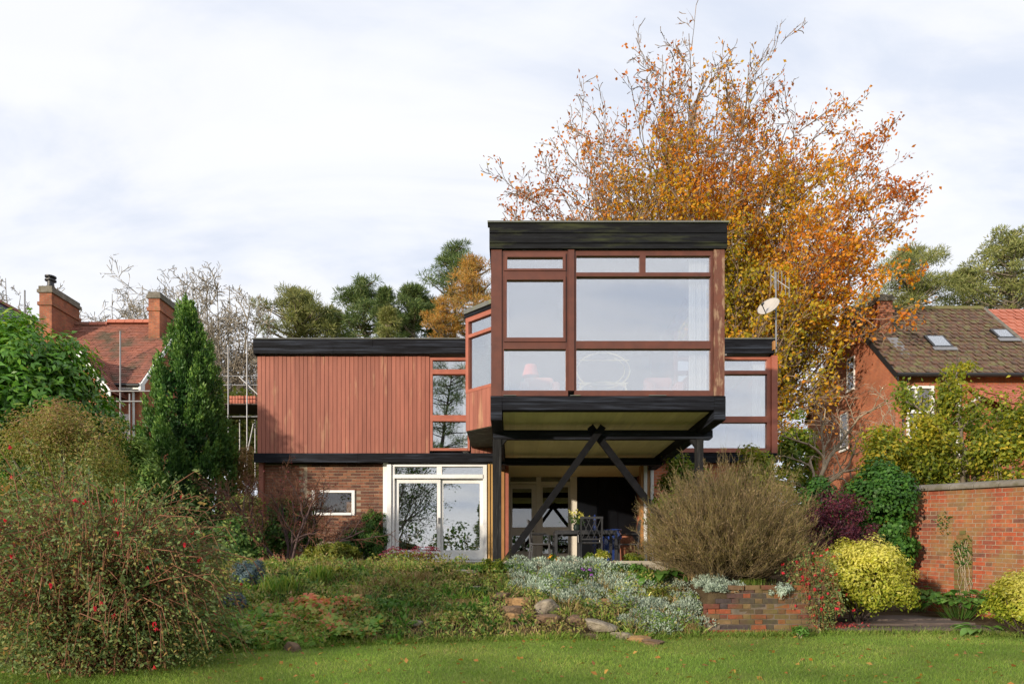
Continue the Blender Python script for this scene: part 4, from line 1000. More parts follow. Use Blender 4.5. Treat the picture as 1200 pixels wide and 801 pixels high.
def chimney(parent, px0, px1, d, py0, zbase, depth, pot=False):
    k = d/800; x0, x1 = (px0-600)*k, (px1-600)*k; zt_ = (672-py0)*k
    c = MB().box(x0, x1, d, d+depth, zbase, zt_-.25).box(x0+.04, x1-.04, d+.04, d+depth-.04, zt_-.25, zt_-.12)
    c.box(x0-.05, x1+.05, d-.05, d+depth+.05, zt_-.75, zt_-.62)
    ob = c.build('chimney', M['chim_brick'], parent)
    MB().box(x0-.06, x1+.06, d-.06, d+depth+.06, zt_-.26, zt_-.14).box(x0-.02, x1+.02, d-.02, d+depth+.02, zt_-.139, zt_).build('chimney_cap', M['coping'], ob)
    if pot:
        MB().lathe(((x0+x1)/2, d+.3, zt_), [(.15, 0), (.15, .1), (.12, .12), (.12, .3), (.2, .31), (.2, .36), (.1, .38), (.1, .44), (.2, .45), (.2, .5), (.02, .53)], 14).build('chimney_pot', M['iron'], ob)
chimney(cot, 46, 60.5, 26.5, 335, 6, 1.7, True)
chimney(cot, 174, 187, 27.2, 342, 7.5, 1.3)
# small front gable with scalloped white bargeboards
ga = W(95, 410, 24.3); gz = ga.z
hw, hh = 1.0, 1.32
MB().prism([(ga.x-hw*.9, 24.4, gz-hh*.95), (ga.x+hw*.9, 24.4, gz-hh*.95), (ga.x, 24.4, gz-.12)], (0, 3.0, 0)).box(ga.x-hw*.9, ga.x+hw*.9, 24.4, 25.3, 2, gz-hh*.952).build('gable_wall', M['far_brick'], cot)
for s in (-1, 1):
    MB().prism([(ga.x, 24.25, gz), (ga.x+s*(hw+.12), 24.25, gz-hh-.14), (ga.x+s*(hw+.12), 24.25, gz-hh-.2), (ga.x, 24.25, gz-.06)], (0, 3.4, 0)).build('gable_roof', M['tile_red'], cot)
    tile_roof(cot, (ga.x+s*(hw+.13), 24.22, gz-hh-.13), (ga.x+s*(hw+.13), 27.4, gz-hh-.13), (ga.x, 24.22, gz+.01), (ga.x, 27.4, gz+.01), .19, .125, M['tile_red'])
    b = MB(); nsc = 6
    for i in range(nsc):
        t0, t1 = i/nsc, (i+1)/nsc; tm = (t0+t1)/2
        def pt(t_, dn): return (ga.x+s*(hw+.1)*t_, 24.19, gz-(hh+.1)*t_-.03-dn)
        b.prism([pt(t0, 0), pt(t1, 0), pt(t1, .22), pt(tm+.04, .36), pt(tm-.04, .36), pt(t0, .22)], (0, .05, 0))
    b.build('bargeboard', M['white'], cot)
MB().tube([(ga.x, 24.25, gz-.05), (ga.x, 24.25, gz+.22)], .07, 6, .02).build('finial', M['tile_pink'], cot)
# ---- second cottage roof at the far left
c2 = thing('slate_roofed_house', 'house at the far left edge with grey slate roof and red ridge tiles', 'house', (-26, 33, 3))
MB().box(-27.2, -20.6, 29, 36, 2, 8.9).prism([(-27.2, 29, 8.9), (-20.6, 29, 8.9), (-23.9, 29, 12.4)], (0, 7, 0)).build('wall', M['far_brick'], c2)
MB().prism([(-23.9, 28.8, 12.6), (-20.2, 28.8, 8.7), (-20.2, 28.8, 8.55), (-23.9, 28.8, 12.45)], (0, 7.4, 0)).prism([(-23.9, 28.8, 12.6), (-27.6, 28.8, 8.7), (-27.6, 28.8, 8.55), (-23.9, 28.8, 12.45)], (0, 7.4, 0)).build('roof', M['slate'], c2)
tile_roof(c2, (-20.18, 28.8, 8.72), (-20.18, 36.2, 8.72), (-23.9, 28.8, 12.61), (-23.9, 36.2, 12.61), .35, .25, M['slate'])
for i in range(15): put(MB().prism([(-.15, 0, -.08), (-.08, 0, .09), (.08, 0, .09), (.15, 0, -.08)], (0, .47, 0)), 'ridge_tile', M['tile_red'], c2, (-23.9, 28.9+i*.49, 12.66))
# ---- scaffolding
sc = thing('scaffold', 'tube scaffold with plank platform and stacked tiles left of the timber house', 'scaffold', W(282, 560, 24))
def spole(px0, py0, px1, py1, d, par, r=.022): MB().tube([W(px0, py0, d), W(px1, py1, d)], r, 8).build('pole', M['metal'], par)
for a in ((267.5, 405, 267.5, 560, 24), (289.5, 398, 289.5, 560, 24), (281, 478, 281, 560, 25.5), (299, 470, 299, 560, 25.5), (262, 440.5, 302, 440.5, 24.1), (262, 451, 302, 451, 24.1), (262, 488, 302, 488, 24.1), (297, 496, 284, 560, 23.9), (280, 441, 302, 462, 25.4)): spole(*a, sc)
for i in range(7):
    p = W(262, 470, 24.1+i*.23); q = W(304, 470, 24.1+i*.23)
    MB().box(p.x, q.x+.3, 24.1+i*.23, 24.1+i*.23+.22, 5.97, 6.01).build('plank', M['bark_dark'], sc)
for i in range(6):
    p = W(262, 486, 24.1+i*.25); MB().box(p.x, p.x+1.6, p.y, p.y+.2, 5.52+i*.05, 5.56+i*.05).build('plank', M['bark_dark'], sc)
st = thing('tile_stack', 'stack of new orange clay tiles on the scaffold platform', 'tile stack', (W(279, 468, 24.6).x, 24.6, 6.01))
for i in range(9):
    for j in range(3):
        x = W(271, 468, 24.6).x + i*.105; MB().box(x, x+.08, 24.45, 24.75, 6.012+j*.125, 6.13+j*.125+random.uniform(-.02, .005)).build('tile', M['tile_pink'], st)
sc2 = thing('scaffold', 'thin galvanised scaffold poles standing in front of the cottage roof', 'scaffold', W(141, 560, 23.5))
for a in ((141, 388, 141, 600, 23.5), (29, 340, 29, 600, 23.5), (152, 461, 152, 600, 23.6), (118, 458, 176, 458, 23.45), (118, 470, 172, 470, 23.45)): spole(*a, sc2, .026)

# ---- house on the right
rh_ = thing('brick_house', 'red brick house with lichened brown tiled roof and two skylights on the right', 'house', (18, 28, 2))
hx0, hx1 = 14.75, 20.7; ye, yr, ze, zr = 26.0, 30.0, 7.6, 11.62; yb2 = 34.0
wallm = MB().box(hx0, hx1+6, ye+.25, yb2, 1.0, ze).prism([(hx0, ye+.25, ze), (hx0, yb2, ze), (hx0, yr, zr-.2)], (hx1+6-hx0, 0, 0))
wallm.build('wall', M['far_brick'], rh_)
def roofslab(x0, x1, mat, dz=0):
    MB().prism([(x0, ye-.1, ze+dz), (x0, yr, zr+dz), (x0, yr, zr-.15+dz), (x0, ye-.1, ze-.15+dz)], (x1-x0, 0, 0)).prism([(x0, yb2+.1, ze+dz), (x0, yr, zr+dz), (x0, yr, zr-.15+dz), (x0, yb2+.1, ze-.15+dz)], (x1-x0, 0, 0)).build('roof', mat, rh_)
roofslab(hx0-.15, hx1, M['tile_brown']); roofslab(hx1+.01, hx1+6.2, M['tile_pink'], -.05)
tile_roof(rh_, (hx0-.2, ye-.18, ze-.02), (hx1, ye-.18, ze-.02), (hx0-.2, yr, zr+.02), (hx1, yr, zr+.02), .27, .32, M['tile_brown'], jit=.02, lift=.06, curve=True)
tile_roof(rh_, (hx1+.02, ye-.18, ze-.07), (hx1+6.2, ye-.18, ze-.07), (hx1+.02, yr, zr-.03), (hx1+6.2, yr, zr-.03), .30, .34, M['tile_pink'], jit=.015, lift=.06, curve=True)
M['ridge_moss'] = surf('mossy_ridge', (0.15, 0.12, 0.06), (0.13, 0.14, 0.04), (3, 3, 3), .9, .4)
for i in range(14): put(MB().prism([(0, -.16, -.08), (0, -.09, .08), (0, 0, .12), (0, .09, .08), (0, .16, -.08)], (.42, 0, 0)), 'ridge_tile', M['ridge_moss'], rh_, (hx0-.15+i*.432, yr, zr+.03))
MB().prism([(hx1-.06, ye-.2, ze+.03), (hx1-.06, yr, zr+.09), (hx1-.06, yr, zr-.1), (hx1-.06, ye-.2, ze-.1)], (.16, 0, 0)).build('parapet', M['coping'], rh_)
MB().prism([(hx0-.19, ye-.22, ze-.05), (hx0-.19, yr, zr-.02), (hx0-.19, yr, zr-.28), (hx0-.19, ye-.22, ze-.30)], (.05, 0, 0)).build('verge_board', M['blackpipe'], rh_)
MB().tube([(hx0-.2, ye-.24, ze-.08), (hx1+1, ye-.24, ze-.1)], .07).build('gutter', M['blackpipe'], rh_)
MB().tube([(15.05, ye-.2, ze-.12), (15.0, ye+.18, ze-.5), (15.0, ye+.18, 3)], .045).build('downpipe', M['blackpipe'], rh_)
MB().tube([(17.05, ye+.08, ze-.05), (17.05, ye+.08, 3)], .09).build('soil_pipe', M['plastic'], rh_)
MB().tube([(17.05, ye+.08, 6.2), (17.9, ye-.5, 6.9)], .05).build('waste_pipe', M['plastic'], rh_)
sl = (zr-ze)/(yr-ye)
def skylight(pxc, pyc, wm, hm):
    # centre on the roof plane z = ze + sl*(y-ye)
    c = (672-pyc)/800; y = (ze - sl*ye)/(c - sl); x = (pxc-600)*y/800; z = ze+sl*(y-ye)
    uy = Vector((0, 1, sl)).normalized(); un = Vector((0, -sl, 1)).normalized(); cc = Vector((x, y, z)) + un*.075
    def quad(w, h, o0, o1): return ([cc+Vector((sx*w/2, 0, 0))+uy*(sy*h/2)+un*o0 for sx, sy in ((-1,-1),(1,-1),(1,1),(-1,1))], un*(o1-o0))
    f = MB()
    f.prism(*quad(wm, hm, 0, .10)).build('skylight', M['blackpipe'], rh_)
    sk = [o for o in rh_.children if o.name.startswith('skylight')][-1]
    MB().prism(*quad(wm-.16, hm-.2, .101, .11)).build('pane', M['glass_cube'], sk)
    q = [cc+Vector((sx*(wm/2+.08), 0, 0))-uy*(hm/2+e)+un*.075 for sx, e in ((-1, .24), (1, .24), (1, .0), (-1, .0))]
    MB().prism(q, un*.02).build('flashing', M['metal'], sk)
skylight(1098, 404, .78, 1.0); skylight(1173, 395, .7, .8)
sh = MB().box(15.16, 15.24, 26.15, 26.3, 5.2, 7.2).box(16.1, 16.18, 26.15, 26.3, 5.2, 7.2).box(15.24, 16.1, 26.15, 26.3, 7.1, 7.2).box(15.24, 16.1, 26.13, 26.3, 6.15, 6.27).box(15.24, 16.1, 26.12, 26.3, 5.12, 5.22)
sh.box(15.48, 15.54, 26.17, 26.3, 5.22, 6.15).box(15.48, 15.54, 26.17, 26.3, 6.27, 7.1)
shw = sh.build('window', M['white'], rh_)
MB().box(15.24, 16.1, 26.235, 26.245, 5.22, 7.1).build('pane', M['glass_dim'], shw)
for (yy, z0, z1) in ((30.0, 5.5, 7.1), (29.4, 8.0, 9.4)):
    g_ = MB().box(hx0-.05, hx0-.002, yy-.06, yy, z0, z1).box(hx0-.05, hx0-.002, yy+.55, yy+.61, z0, z1).box(hx0-.05, hx0-.002, yy, yy+.55, z1-.06, z1).box(hx0-.1, hx0-.002, yy-.06, yy+.61, z0-.08, z0).box(hx0-.05, hx0-.002, yy, yy+.55, (z0+z1)/2-.03, (z0+z1)/2+.03).build('window', M['white'], rh_)
    MB().box(hx0-.02, hx0-.01, yy, yy+.55, z0, z1-.06).build('pane', M['glass_dim'], g_)
chimney(rh_, 1031, 1046, 28.2, 345, 8.5, .9)
MB().prism([(15.3, 26.7, ze+sl*.7+.1), (15.75, 26.7, ze+sl*.7+.1), (15.75, 27.9, ze+sl*1.9+.1), (15.3, 27.9, ze+sl*1.9+.1)], (0, -.02, .03)).build('flashing', M['metal'], rh_)
# lean-to in front
MB().prism([(17.4, 26.1, 7.2), (17.4, 23.2, 5.55), (17.4, 23.2, 5.42), (17.4, 26.1, 7.07)], (7, 0, 0)).build('roof', M['tile_pink'], rh_)
tile_roof(rh_, (17.38, 23.15, 5.56), (24.4, 23.15, 5.56), (17.38, 26.1, 7.22), (24.4, 26.1, 7.22), .28, .32, M['tile_pink'], jit=.015, lift=.06, curve=True)
MB().tube([(17.3, 23.1, 5.44), (24.4, 23.1, 5.44)], .07).build('gutter', M['blackpipe'], rh_)
MB().box(17.6, 24.2, 23.45, 26.2, 1, 5.5).build('wall', M['far_brick'], rh_)

# ================================================================== plants: builders
def mk_leafmats():
    L = {}
    L['beech'] = leafmat('beech_autumn_leaves', [(0.18,0.18,0.02),(0.44,0.31,0.024),(0.54,0.245,0.024),(0.49,0.155,0.024),(0.31,0.095,0.026)], transl=.38, patch=.18)
    L['laurel'] = leafmat('laurel_leaves', [(0.035,0.10,0.014),(0.07,0.18,0.02),(0.14,0.27,0.03),(0.32,0.40,0.07)], [0,.5,.88,1], transl=.25, rough=.3, spec=.5)
    L['yew'] = leafmat('dark_conifer_sprays', [(0.03,0.08,0.02),(0.08,0.165,0.032),(0.20,0.29,0.06)], transl=.15)
    L['maple'] = leafmat('turning_maple_leaves', [(0.08,0.13,0.025),(0.15,0.18,0.035),(0.24,0.20,0.06),(0.30,0.16,0.10)], transl=.35)
    L['fuchsia'] = leafmat('fuchsia_leaves', [(0.075,0.125,0.04),(0.135,0.185,0.065),(0.20,0.22,0.065),(0.32,0.18,0.065)], [0,.45,.85,1], transl=.25)
    L['redflower'] = leafmat('red_fuchsia_flowers', [(0.42,0.02,0.03),(0.55,0.035,0.05),(0.38,0.015,0.05)], transl=.3)
    L['dome'] = leafmat('olive_twig_leaves', [(0.13,0.115,0.035),(0.19,0.145,0.06),(0.24,0.165,0.10)], transl=.3)
    L['choisya'] = leafmat('yellow_choisya_leaves', [(0.09,0.15,0.016),(0.21,0.26,0.025),(0.38,0.37,0.045),(0.52,0.48,0.13)], transl=.35, rough=.4)
    L['purple'] = leafmat('purple_maple_leaves', [(0.045,0.012,0.02),(0.085,0.02,0.035),(0.14,0.03,0.04),(0.055,0.025,0.05)], transl=.3)
    L['ivy'] = leafmat('ivy_leaves', [(0.018,0.06,0.010),(0.035,0.10,0.014),(0.06,0.14,0.02)], transl=.2, rough=.5, spec=.3)
    L['climber'] = leafmat('climber_leaves', [(0.06,0.12,0.015),(0.13,0.18,0.02),(0.24,0.24,0.03)], transl=.4)
    L['apple'] = leafmat('yellowing_apple_leaves', [(0.08,0.12,0.02),(0.15,0.19,0.025),(0.28,0.27,0.03),(0.42,0.32,0.035)], transl=.4)
    L['green'] = leafmat('green_shrub_leaves', [(0.022,0.06,0.012),(0.045,0.10,0.018),(0.08,0.14,0.02)], transl=.25)
    L['yellowgreen'] = leafmat('yellow_green_leaves', [(0.075,0.11,0.015),(0.15,0.17,0.025),(0.22,0.19,0.04)], transl=.3)
    L['spruce'] = leafmat('blue_spruce_needles', [(0.03,0.055,0.065),(0.06,0.095,0.11),(0.10,0.14,0.155)], transl=.05)
    L['pine'] = leafmat('pine_needles', [(0.05,0.085,0.03),(0.085,0.13,0.04),(0.15,0.18,0.06)], transl=.2, patch=.2, pscale=.5)
    L['olive'] = leafmat('olive_conifer_needles', [(0.11,0.135,0.04),(0.17,0.185,0.055),(0.24,0.23,0.09)], transl=.15, pscale=.5)
    L['larch'] = leafmat('golden_larch_needles', [(0.22,0.17,0.05),(0.34,0.22,0.06),(0.42,0.18,0.04)], transl=.3, pscale=.6)
    L['silver'] = leafmat('silver_leaves', [(0.19,0.25,0.18),(0.29,0.35,0.28),(0.40,0.46,0.38)], transl=.15, rough=.7)
    L['hosta'] = leafmat('broad_green_leaves', [(0.045,0.12,0.02),(0.085,0.18,0.03),(0.13,0.24,0.05)], transl=.3, rough=.35)
    L['weeds'] = leafmat('mixed_bank_leaves', [(0.075,0.14,0.03),(0.15,0.22,0.04),(0.25,0.27,0.06),(0.32,0.25,0.10),(0.38,0.25,0.13)], transl=.3)
    L['cover'] = leafmat('turning_strawberry_leaves', [(0.08,0.18,0.035),(0.17,0.29,0.05),(0.33,0.34,0.075),(0.46,0.25,0.09),(0.48,0.16,0.085)], [0,.45,.72,.86,1], transl=.3)
    L['drygrass'] = leafmat('dry_grass_blades', [(0.20,0.17,0.06),(0.33,0.23,0.10),(0.42,0.30,0.16)], transl=.3)
    L['blade'] = leafmat('green_blades', [(0.09,0.19,0.03),(0.17,0.26,0.045),(0.30,0.31,0.07)], transl=.35)
    L['lawn'] = leafmat('lawn_blades', [(0.125,0.21,0.035),(0.18,0.265,0.05),(0.26,0.31,0.07),(0.34,0.30,0.12)], [0,.5,.85,1], transl=.4, patch=.30, pscale=.8)
    L['sedum'] = leafmat('crimson_flower_heads', [(0.09,0.012,0.02),(0.17,0.02,0.04),(0.24,0.035,0.06)], transl=.1)
    L['orange'] = leafmat('orange_petals', [(0.75,0.22,0.01),(0.80,0.42,0.01)], transl=.2)
    L['yellowfl'] = leafmat('pale_yellow_petals', [(0.72,0.60,0.10),(0.75,0.70,0.28)], transl=.2)
    L['violet'] = leafmat('violet_petals', [(0.28,0.07,0.42),(0.40,0.13,0.52)], transl=.2)
    L['litter'] = leafmat('fallen_leaves', [(0.32,0.14,0.03),(0.22,0.09,0.03),(0.40,0.24,0.06)], transl=.2)
    L['petal'] = leafmat('fallen_pink_petals', [(0.40,0.05,0.06),(0.50,0.09,0.10),(0.30,0.04,0.05)], transl=.2)
    return L
L = mk_leafmats()
M['twig_red'] = surf('red_brown_fuchsia_stems', (0.27, 0.115, 0.06), (0.18, 0.08, 0.042), (6, 6, 6), 0.8, 0.2)
M['twig_olive'] = surf('olive_brown_twigs', (0.20, 0.15, 0.085), (0.12, 0.09, 0.05), (4, 4, 4), .9, .2)

def shrub(name, label, cat, px, d, pyt, wpx, mat, n, size, ncl=40, asp=.5, depth=.9, cr=.30, stem=None, nst=12, group=None, base=None, jit=.6, inner=.15, flat=.5, drop=None, hue=None, shape=1.0, loc=None, part='foliage'):
    k = d/800; x = (px-600)*k; zb = ground(x, d) if base is None else base
    zt = (672-pyt)*k; h = zt-zb; rx = wpx*k/2
    root = thing(name, label, cat, (x, d, zb), group)
    u = nrm(rng.normal(0, 1, (ncl, 3))); u[:, 2] = np.where(u[:, 2] < -.55, -u[:, 2], u[:, 2])
    rr = rng.uniform(.62, 1.0, (ncl, 1))
    cen = np.array([x, d, zb + h*.48]); rad = np.array([rx*(1-cr*.8), rx*depth*(1-cr*.8), h*.52*(1-cr*.5)])
    cl = u*rr
    if shape != 1.0: cl[:, :2] *= np.clip(1-(cl[:, 2:3]+.2)*(1-shape), .1, 1.4)
    clp = cen + cl*rad
    crad = cr*min(rx, h*.6)*rng.uniform(.7, 1.25, ncl)
    i = rng.integers(0, ncl, n)
    o = nrm(rng.normal(0, 1, (n, 3))); o[:, 2] *= flat/.5*.8
    q = rng.uniform(.25, 1, (n, 1))**.6
    P = clp[i] + o*q*crad[i][:, None]
    N = nrm((P-cen)/rad) + o*.7 + np.array([0, 0, .45])
    m = int(n*inner)
    if m:
        P[:m] = cen + nrm(rng.normal(0, 1, (m, 3)))*rng.uniform(.2, .85, (m, 1))*rad
    P[:, 2] = np.maximum(P[:, 2], zb+.02)
    hv = None
    if hue is not None: hv = hue(P, cen, rad)
    D = None
    if drop is not None: D = np.tile(np.array([[0, 0, drop]]), (n, 1)) + nrm(P-cen)*.6
    leaves(part, P, size, mat, root, D=D, N=N, jit=jit, asp=asp, hue=hv)
    if stem is not None:
        S = []
        for j in range(nst):
            c = clp[rng.integers(0, ncl)]; b = np.array([x+rng.normal(0, rx*.07), d+rng.normal(0, rx*.07), zb-.03])
            mid = b*.5 + c*.5 + np.array([(c[0]-x)*.12, 0, h*.06])
            r0 = max(.006, rx*.014)
            S += [np.r_[b, mid, r0, r0*.7], np.r_[mid, c, r0*.7, r0*.35]]
        segs_obj('stems', np.array(S), stem, root, 5)
    return root, cen, rad

def rvec(r): return Vector((r.gauss(0, 1), r.gauss(0, 1), r.gauss(0, 1)))
def grow(base, dir_, Lth, r, P, seed):
    """recursive branching: returns segments and nodes (x,y,z,dx,dy,dz,level)"""
    R_ = random.Random(seed); S = []; Nn = []
    def br(p, d, Ln, rad, lvl):
        n = P['n'][lvl]; rend = rad*P['taper'][lvl]; pts = [p]; dirs = [d]
        for i in range(n):
            d = (d + rvec(R_)*P['wob'][lvl] + Vector((0, 0, P['up'][lvl]))).normalized()
            q = p + d*(Ln/n); ra = rad+(rend-rad)*i/n; rb_ = rad+(rend-rad)*(i+1)/n
            S.append((p.x, p.y, p.z, q.x, q.y, q.z, ra, rb_)); Nn.append((q.x, q.y, q.z, d.x, d.y, d.z, lvl))
            p = q; pts.append(p); dirs.append(d)
        if lvl+1 < len(P['n']):
            ch = P['ch'][lvl]; ch = R_.randint(int(ch*.75), int(ch*1.25+.5))
            for c in range(ch):
                t = P['st'][lvl] + (1-P['st'][lvl])*((c+R_.random())/ch); f = t*n; i = min(n-1, int(f)); fr = f-i
                b = pts[i].lerp(pts[i+1], fr); dd = dirs[min(i+1, n)]
                ax = dd.cross(rvec(R_)).normalized(); a = R(P['ang'][lvl]*R_.uniform(.55, 1.35))
                nd2 = (dd*math.cos(a) + ax*math.sin(a)).normalized()
                if 'bias' in P: nd2 = (nd2 + Vector(P['bias'])*(.25 if lvl else .5)).normalized()
                l2 = Ln*P['rat'][lvl]*R_.uniform(.65, 1.2)*(1-.45*t if lvl else 1-.15*t)
                r2 = min((rad+(rend-rad)*t)*.72, rad*P['rr'][lvl]); br(b, nd2, l2, max(r2, P['rmin']), lvl+1)
    br(Vector(base), Vector(dir_).normalized(), Lth, r, 0)
    return np.array(S), np.array(Nn)

# ================================================================== the big copper beech behind the house
bx, by = 7.55, 30.0; bz = ground(bx, by)
beech = thing('beech_tree', 'big autumn beech with orange and yellow leaves and bare top twigs behind the house', 'tree', (bx, by, bz))
def fan_tree(root, mat, ox, oy, zbase, oz, EA, ER, nlimb, rlimb, P, bl, seed, ang=(30, 58), dens=.8, up=.10, ysp=6, trunk=.5, part='trunk', k=1, fmin=.55, rt=.012, fmax=.9):
    """many ascending limbs that fill a rounded crown; ER: reach in metres at the angles EA from the vertical"""
    r = np.random.default_rng(seed); S = [(ox, oy, zbase-.2, ox, oy, oz, trunk, trunk*.8)]; NN = []; T = []
    fine = np.linspace(EA[0], EA[-1], 400); cum = np.cumsum(np.interp(fine, EA, ER)**1.6); cum /= cum[-1]
    for q in range(nlimb):
        th = float(np.interp((q+r.uniform(0, 1))/nlimb, cum, fine)); f = r.uniform(fmin, fmax)
        rr_ = np.interp(th, EA, ER)*f
        e = Vector((ox+math.sin(R(th))*rr_, oy+r.uniform(-1, 1)*ysp*(1-.3*f), oz+math.cos(R(th))*rr_))
        s0 = Vector((ox+r.normal(0, .12), oy+r.normal(0, .12), zbase+(oz-zbase)*r.uniform(.45, 1.05)))
        mid = s0.lerp(e, .42) + Vector((math.sin(R(th))*.05*rr_, 0, -.04*rr_)) + Vector(r.normal(0, .03*rr_, 3))
        r0 = rlimb*r.uniform(.6, 1.3); np_ = 12
        pts = [s0*(1-t)**2+mid*2*t*(1-t)+e*t*t+Vector(r.normal(0, .006*rr_, 3)) for t in [i/np_ for i in range(np_+1)]]
        for i in range(np_): S.append((*pts[i], *pts[i+1], r0*(1-i/np_)+rt, r0*(1-(i+1)/np_)+rt))
        nb_ = int(5+(e-s0).length*dens)
        for j in range(nb_):
            t = .14+.86*(j+r.uniform(0, 1))/nb_; i = min(np_-1, int(t*np_)); b0 = pts[i].lerp(pts[i+1], t*np_-i); tg_ = (pts[i+1]-pts[i]).normalized()
            ax = tg_.cross(Vector(r.normal(0, 1, 3))).normalized(); a_ = R(r.uniform(*ang))
            s1, n1 = grow(b0, tg_*math.cos(a_)+ax*math.sin(a_)+Vector((0, 0, up)), bl*(1.15-.55*t)*r.uniform(.6, 1.25), .28*r0*(1.2-t)+rt, P, int(r.integers(1e6)))
            T.append(s1); NN.append(n1)
    N_ = np.concatenate(NN); N_[:, 6] += 1
    S = np.array(S); S[:, 6:] = np.maximum(S[:, 6:], rt*.8); segs_obj(part, S, mat, root, 5); T = np.concatenate(T); T[:, 6:] = np.maximum(T[:, 6:], rt*.8); segs_obj('twigs', T, mat, root, k)
    return N_
Pb = dict(n=[5, 4, 3], taper=[.35, .4, .5], wob=[.11, .16, .18], up=[.03, .03, .02], ch=[7, 3], st=[.12, .15], ang=[40, 40], rat=[.46, .55], rr=[.6, .6], rmin=.010)
N_ = fan_tree(beech, M['bark_beech'], bx+.1, by, bz, 5.6, [-48, -38, -27, -15, -5, 6, 15, 24, 37, 51, 63, 74], [q*.0375 for q in (345, 370, 415, 465, 490, 490, 470, 435, 392, 295, 225, 150)], 78, .092, Pb, 3.5, 9, rt=.014, fmin=.58, fmax=.94, ysp=4)
nl = N_[N_[:, 6] >= 2]
n = 140000; i = rng.integers(0, len(nl), n*2)
P = nl[i, :3] + rng.normal(0, .11, (n*2, 3))
ppx = P[:, 0]*800/P[:, 1]+600; ppy = 672-P[:, 2]*800/P[:, 1]
dens = np.interp(ppy, [20, 120, 200, 300, 380], [.05, .26, .66, 1.0, 1.0]) * np.interp(ppx, [610, 700, 790, 1100], [.35, .42, .95, 1.0])
blot = np.sin(P[:, 0]*1.3+1)*np.sin(P[:, 2]*1.1+.5)*np.sin(P[:, 1]*1.2)
keep = rng.uniform(0, 1, len(P)) < dens*(.8+.5*blot)*np.where((ppx > 985) & (ppy > 415+.3*(1050-ppx)), 0, 1)*np.where((ppx > 930) & (ppy > 400), .55, 1)
P = P[keep][:n]
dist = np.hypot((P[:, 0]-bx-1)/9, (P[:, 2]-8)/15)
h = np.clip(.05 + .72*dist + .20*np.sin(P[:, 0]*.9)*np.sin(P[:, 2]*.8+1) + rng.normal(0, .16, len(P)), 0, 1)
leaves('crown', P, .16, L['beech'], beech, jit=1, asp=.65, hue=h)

# ================================================================== background trees
def pine(name, label, px, d, pyt, pyb, wpx, ncl, mat, cr=.22, n=9000, size=.34, group='conifers on the skyline behind the house', shape='round', seed=1, asp=.12):
    k = d/800; x = (px-600)*k; zb = ground(x, d); zt = (672-pyt)*k; zc = (672-pyb)*k
    root = thing(name, label, 'tree', (x, d, zb), group)
    r = np.random.default_rng(seed); rx = wpx*k/2; h = zt-zc
    t = r.uniform(0, 1, ncl)**.85; t[0] = .97
    wid = np.sin(np.clip(t*.8+.2, 0, 1)*math.pi)**.6 if shape == 'round' else (1-t)**.75*.95+.10
    az = r.uniform(0, 2*math.pi, ncl); rad = rx*wid*r.uniform(.1, 1.2, ncl); t = np.clip(t+r.normal(0, .05, ncl), 0, 1)
    c = np.stack([x+np.cos(az)*rad, d+np.sin(az)*rad, zc+h*.04+h*.92*t], 1)
    cs = cr*rx*r.uniform(.75, 1.4, ncl)
    tr_ = np.array([[x+.15*math.sin(i*1.3)*i/6, d, zb+(zt-.6-zb)*i/8] for i in range(9)])
    S = [np.r_[tr_[i], tr_[i+1], .32*(1-i/9), .32*(1-(i+1)/9)+.02] for i in range(8)]
    for q in c:
        b = np.array([np.interp(q[2]-.35*abs(q[0]-x)-.2, tr_[:, 2], tr_[:, 0]), d, max(zb+1, q[2]-.3*math.hypot(q[0]-x, q[1]-d)-.1)])
        m_ = (b+q)/2 + np.array([0, 0, -.1]); S += [np.r_[b, m_, .08, .055], np.r_[m_, q, .055, .02]]
    segs_obj('trunk', np.array(S), M['bark'], root, 5)
    i = r.integers(0, ncl, n); o = nrm(r.normal(0, 1, (n, 3)))*(r.uniform(.1, 1, (n, 1))**.5)
    P = c[i] + o*cs[i][:, None]*np.array([1.35, 1.35, .55])
    leaves('crown', P, size, mat, root, D=o+np.array([0, 0, .35]), jit=.45, asp=asp)
pine('pine_tree', 'tall open scots pine showing highest on the skyline, left of the projecting room', 531, 46, 284, 395, 62, 60, L['pine'], .17, 9000, seed=2)
pine('pine_tree', 'dark pine with a ragged top behind the middle of the black roof edge', 426, 45, 327, 400, 60, 60, L['pine'], .17, 9000, seed=3)
pine('pine_tree', 'blue-green dense conifer between the ragged pine and the golden tree', 484, 44, 338, 402, 54, 60, L['pine'], .2, 12000, seed=4)
pine('pine_tree', 'small pointed conifer in front of the ragged pine', 452, 43, 340, 402, 38, 44, L['pine'], .22, 7000, shape='cone', seed=5)
pine('pine_tree', 'broad olive-green pine behind the left end of the flat roof', 350, 45, 344, 404, 92, 90, L['olive'], .14, 14000, seed=6)
pine('pine_tree', 'little yellowish conifer low above the black roof edge', 455, 41, 365, 402, 26, 16, L['olive'], .32, 3000, shape='cone', seed=16)
pine('golden_tree', 'golden brown larch just left of the projecting room', 556, 40, 302, 398, 66, 80, L['larch'], .2, 11000, .26, None, seed=7)
pine('larch_tree', 'pale brown leafless larch above the right end of the left wing roof', 520, 39, 352, 402, 50, 30, L['larch'], .2, 5000, .22, None, seed=17)
pine('pine_tree', 'dense green pine behind the neighbouring chimney on the right', 1066, 48, 291, 372, 88, 80, L['olive'], .19, 16000, .34, 'conifers behind the right-hand house', seed=8)
pine('pine_tree', 'dark low pine left of the brownish tree on the right skyline', 1128, 50, 318, 368, 46, 24, L['olive'], .26, 7000, .34, 'conifers behind the right-hand house', seed=9)
pine('larch_tree', 'tall brown-green tree at the right edge behind the tiled roofs', 1186, 48, 272, 372, 104, 110, L['olive'], .14, 16000, .3, None, seed=10, asp=.2)
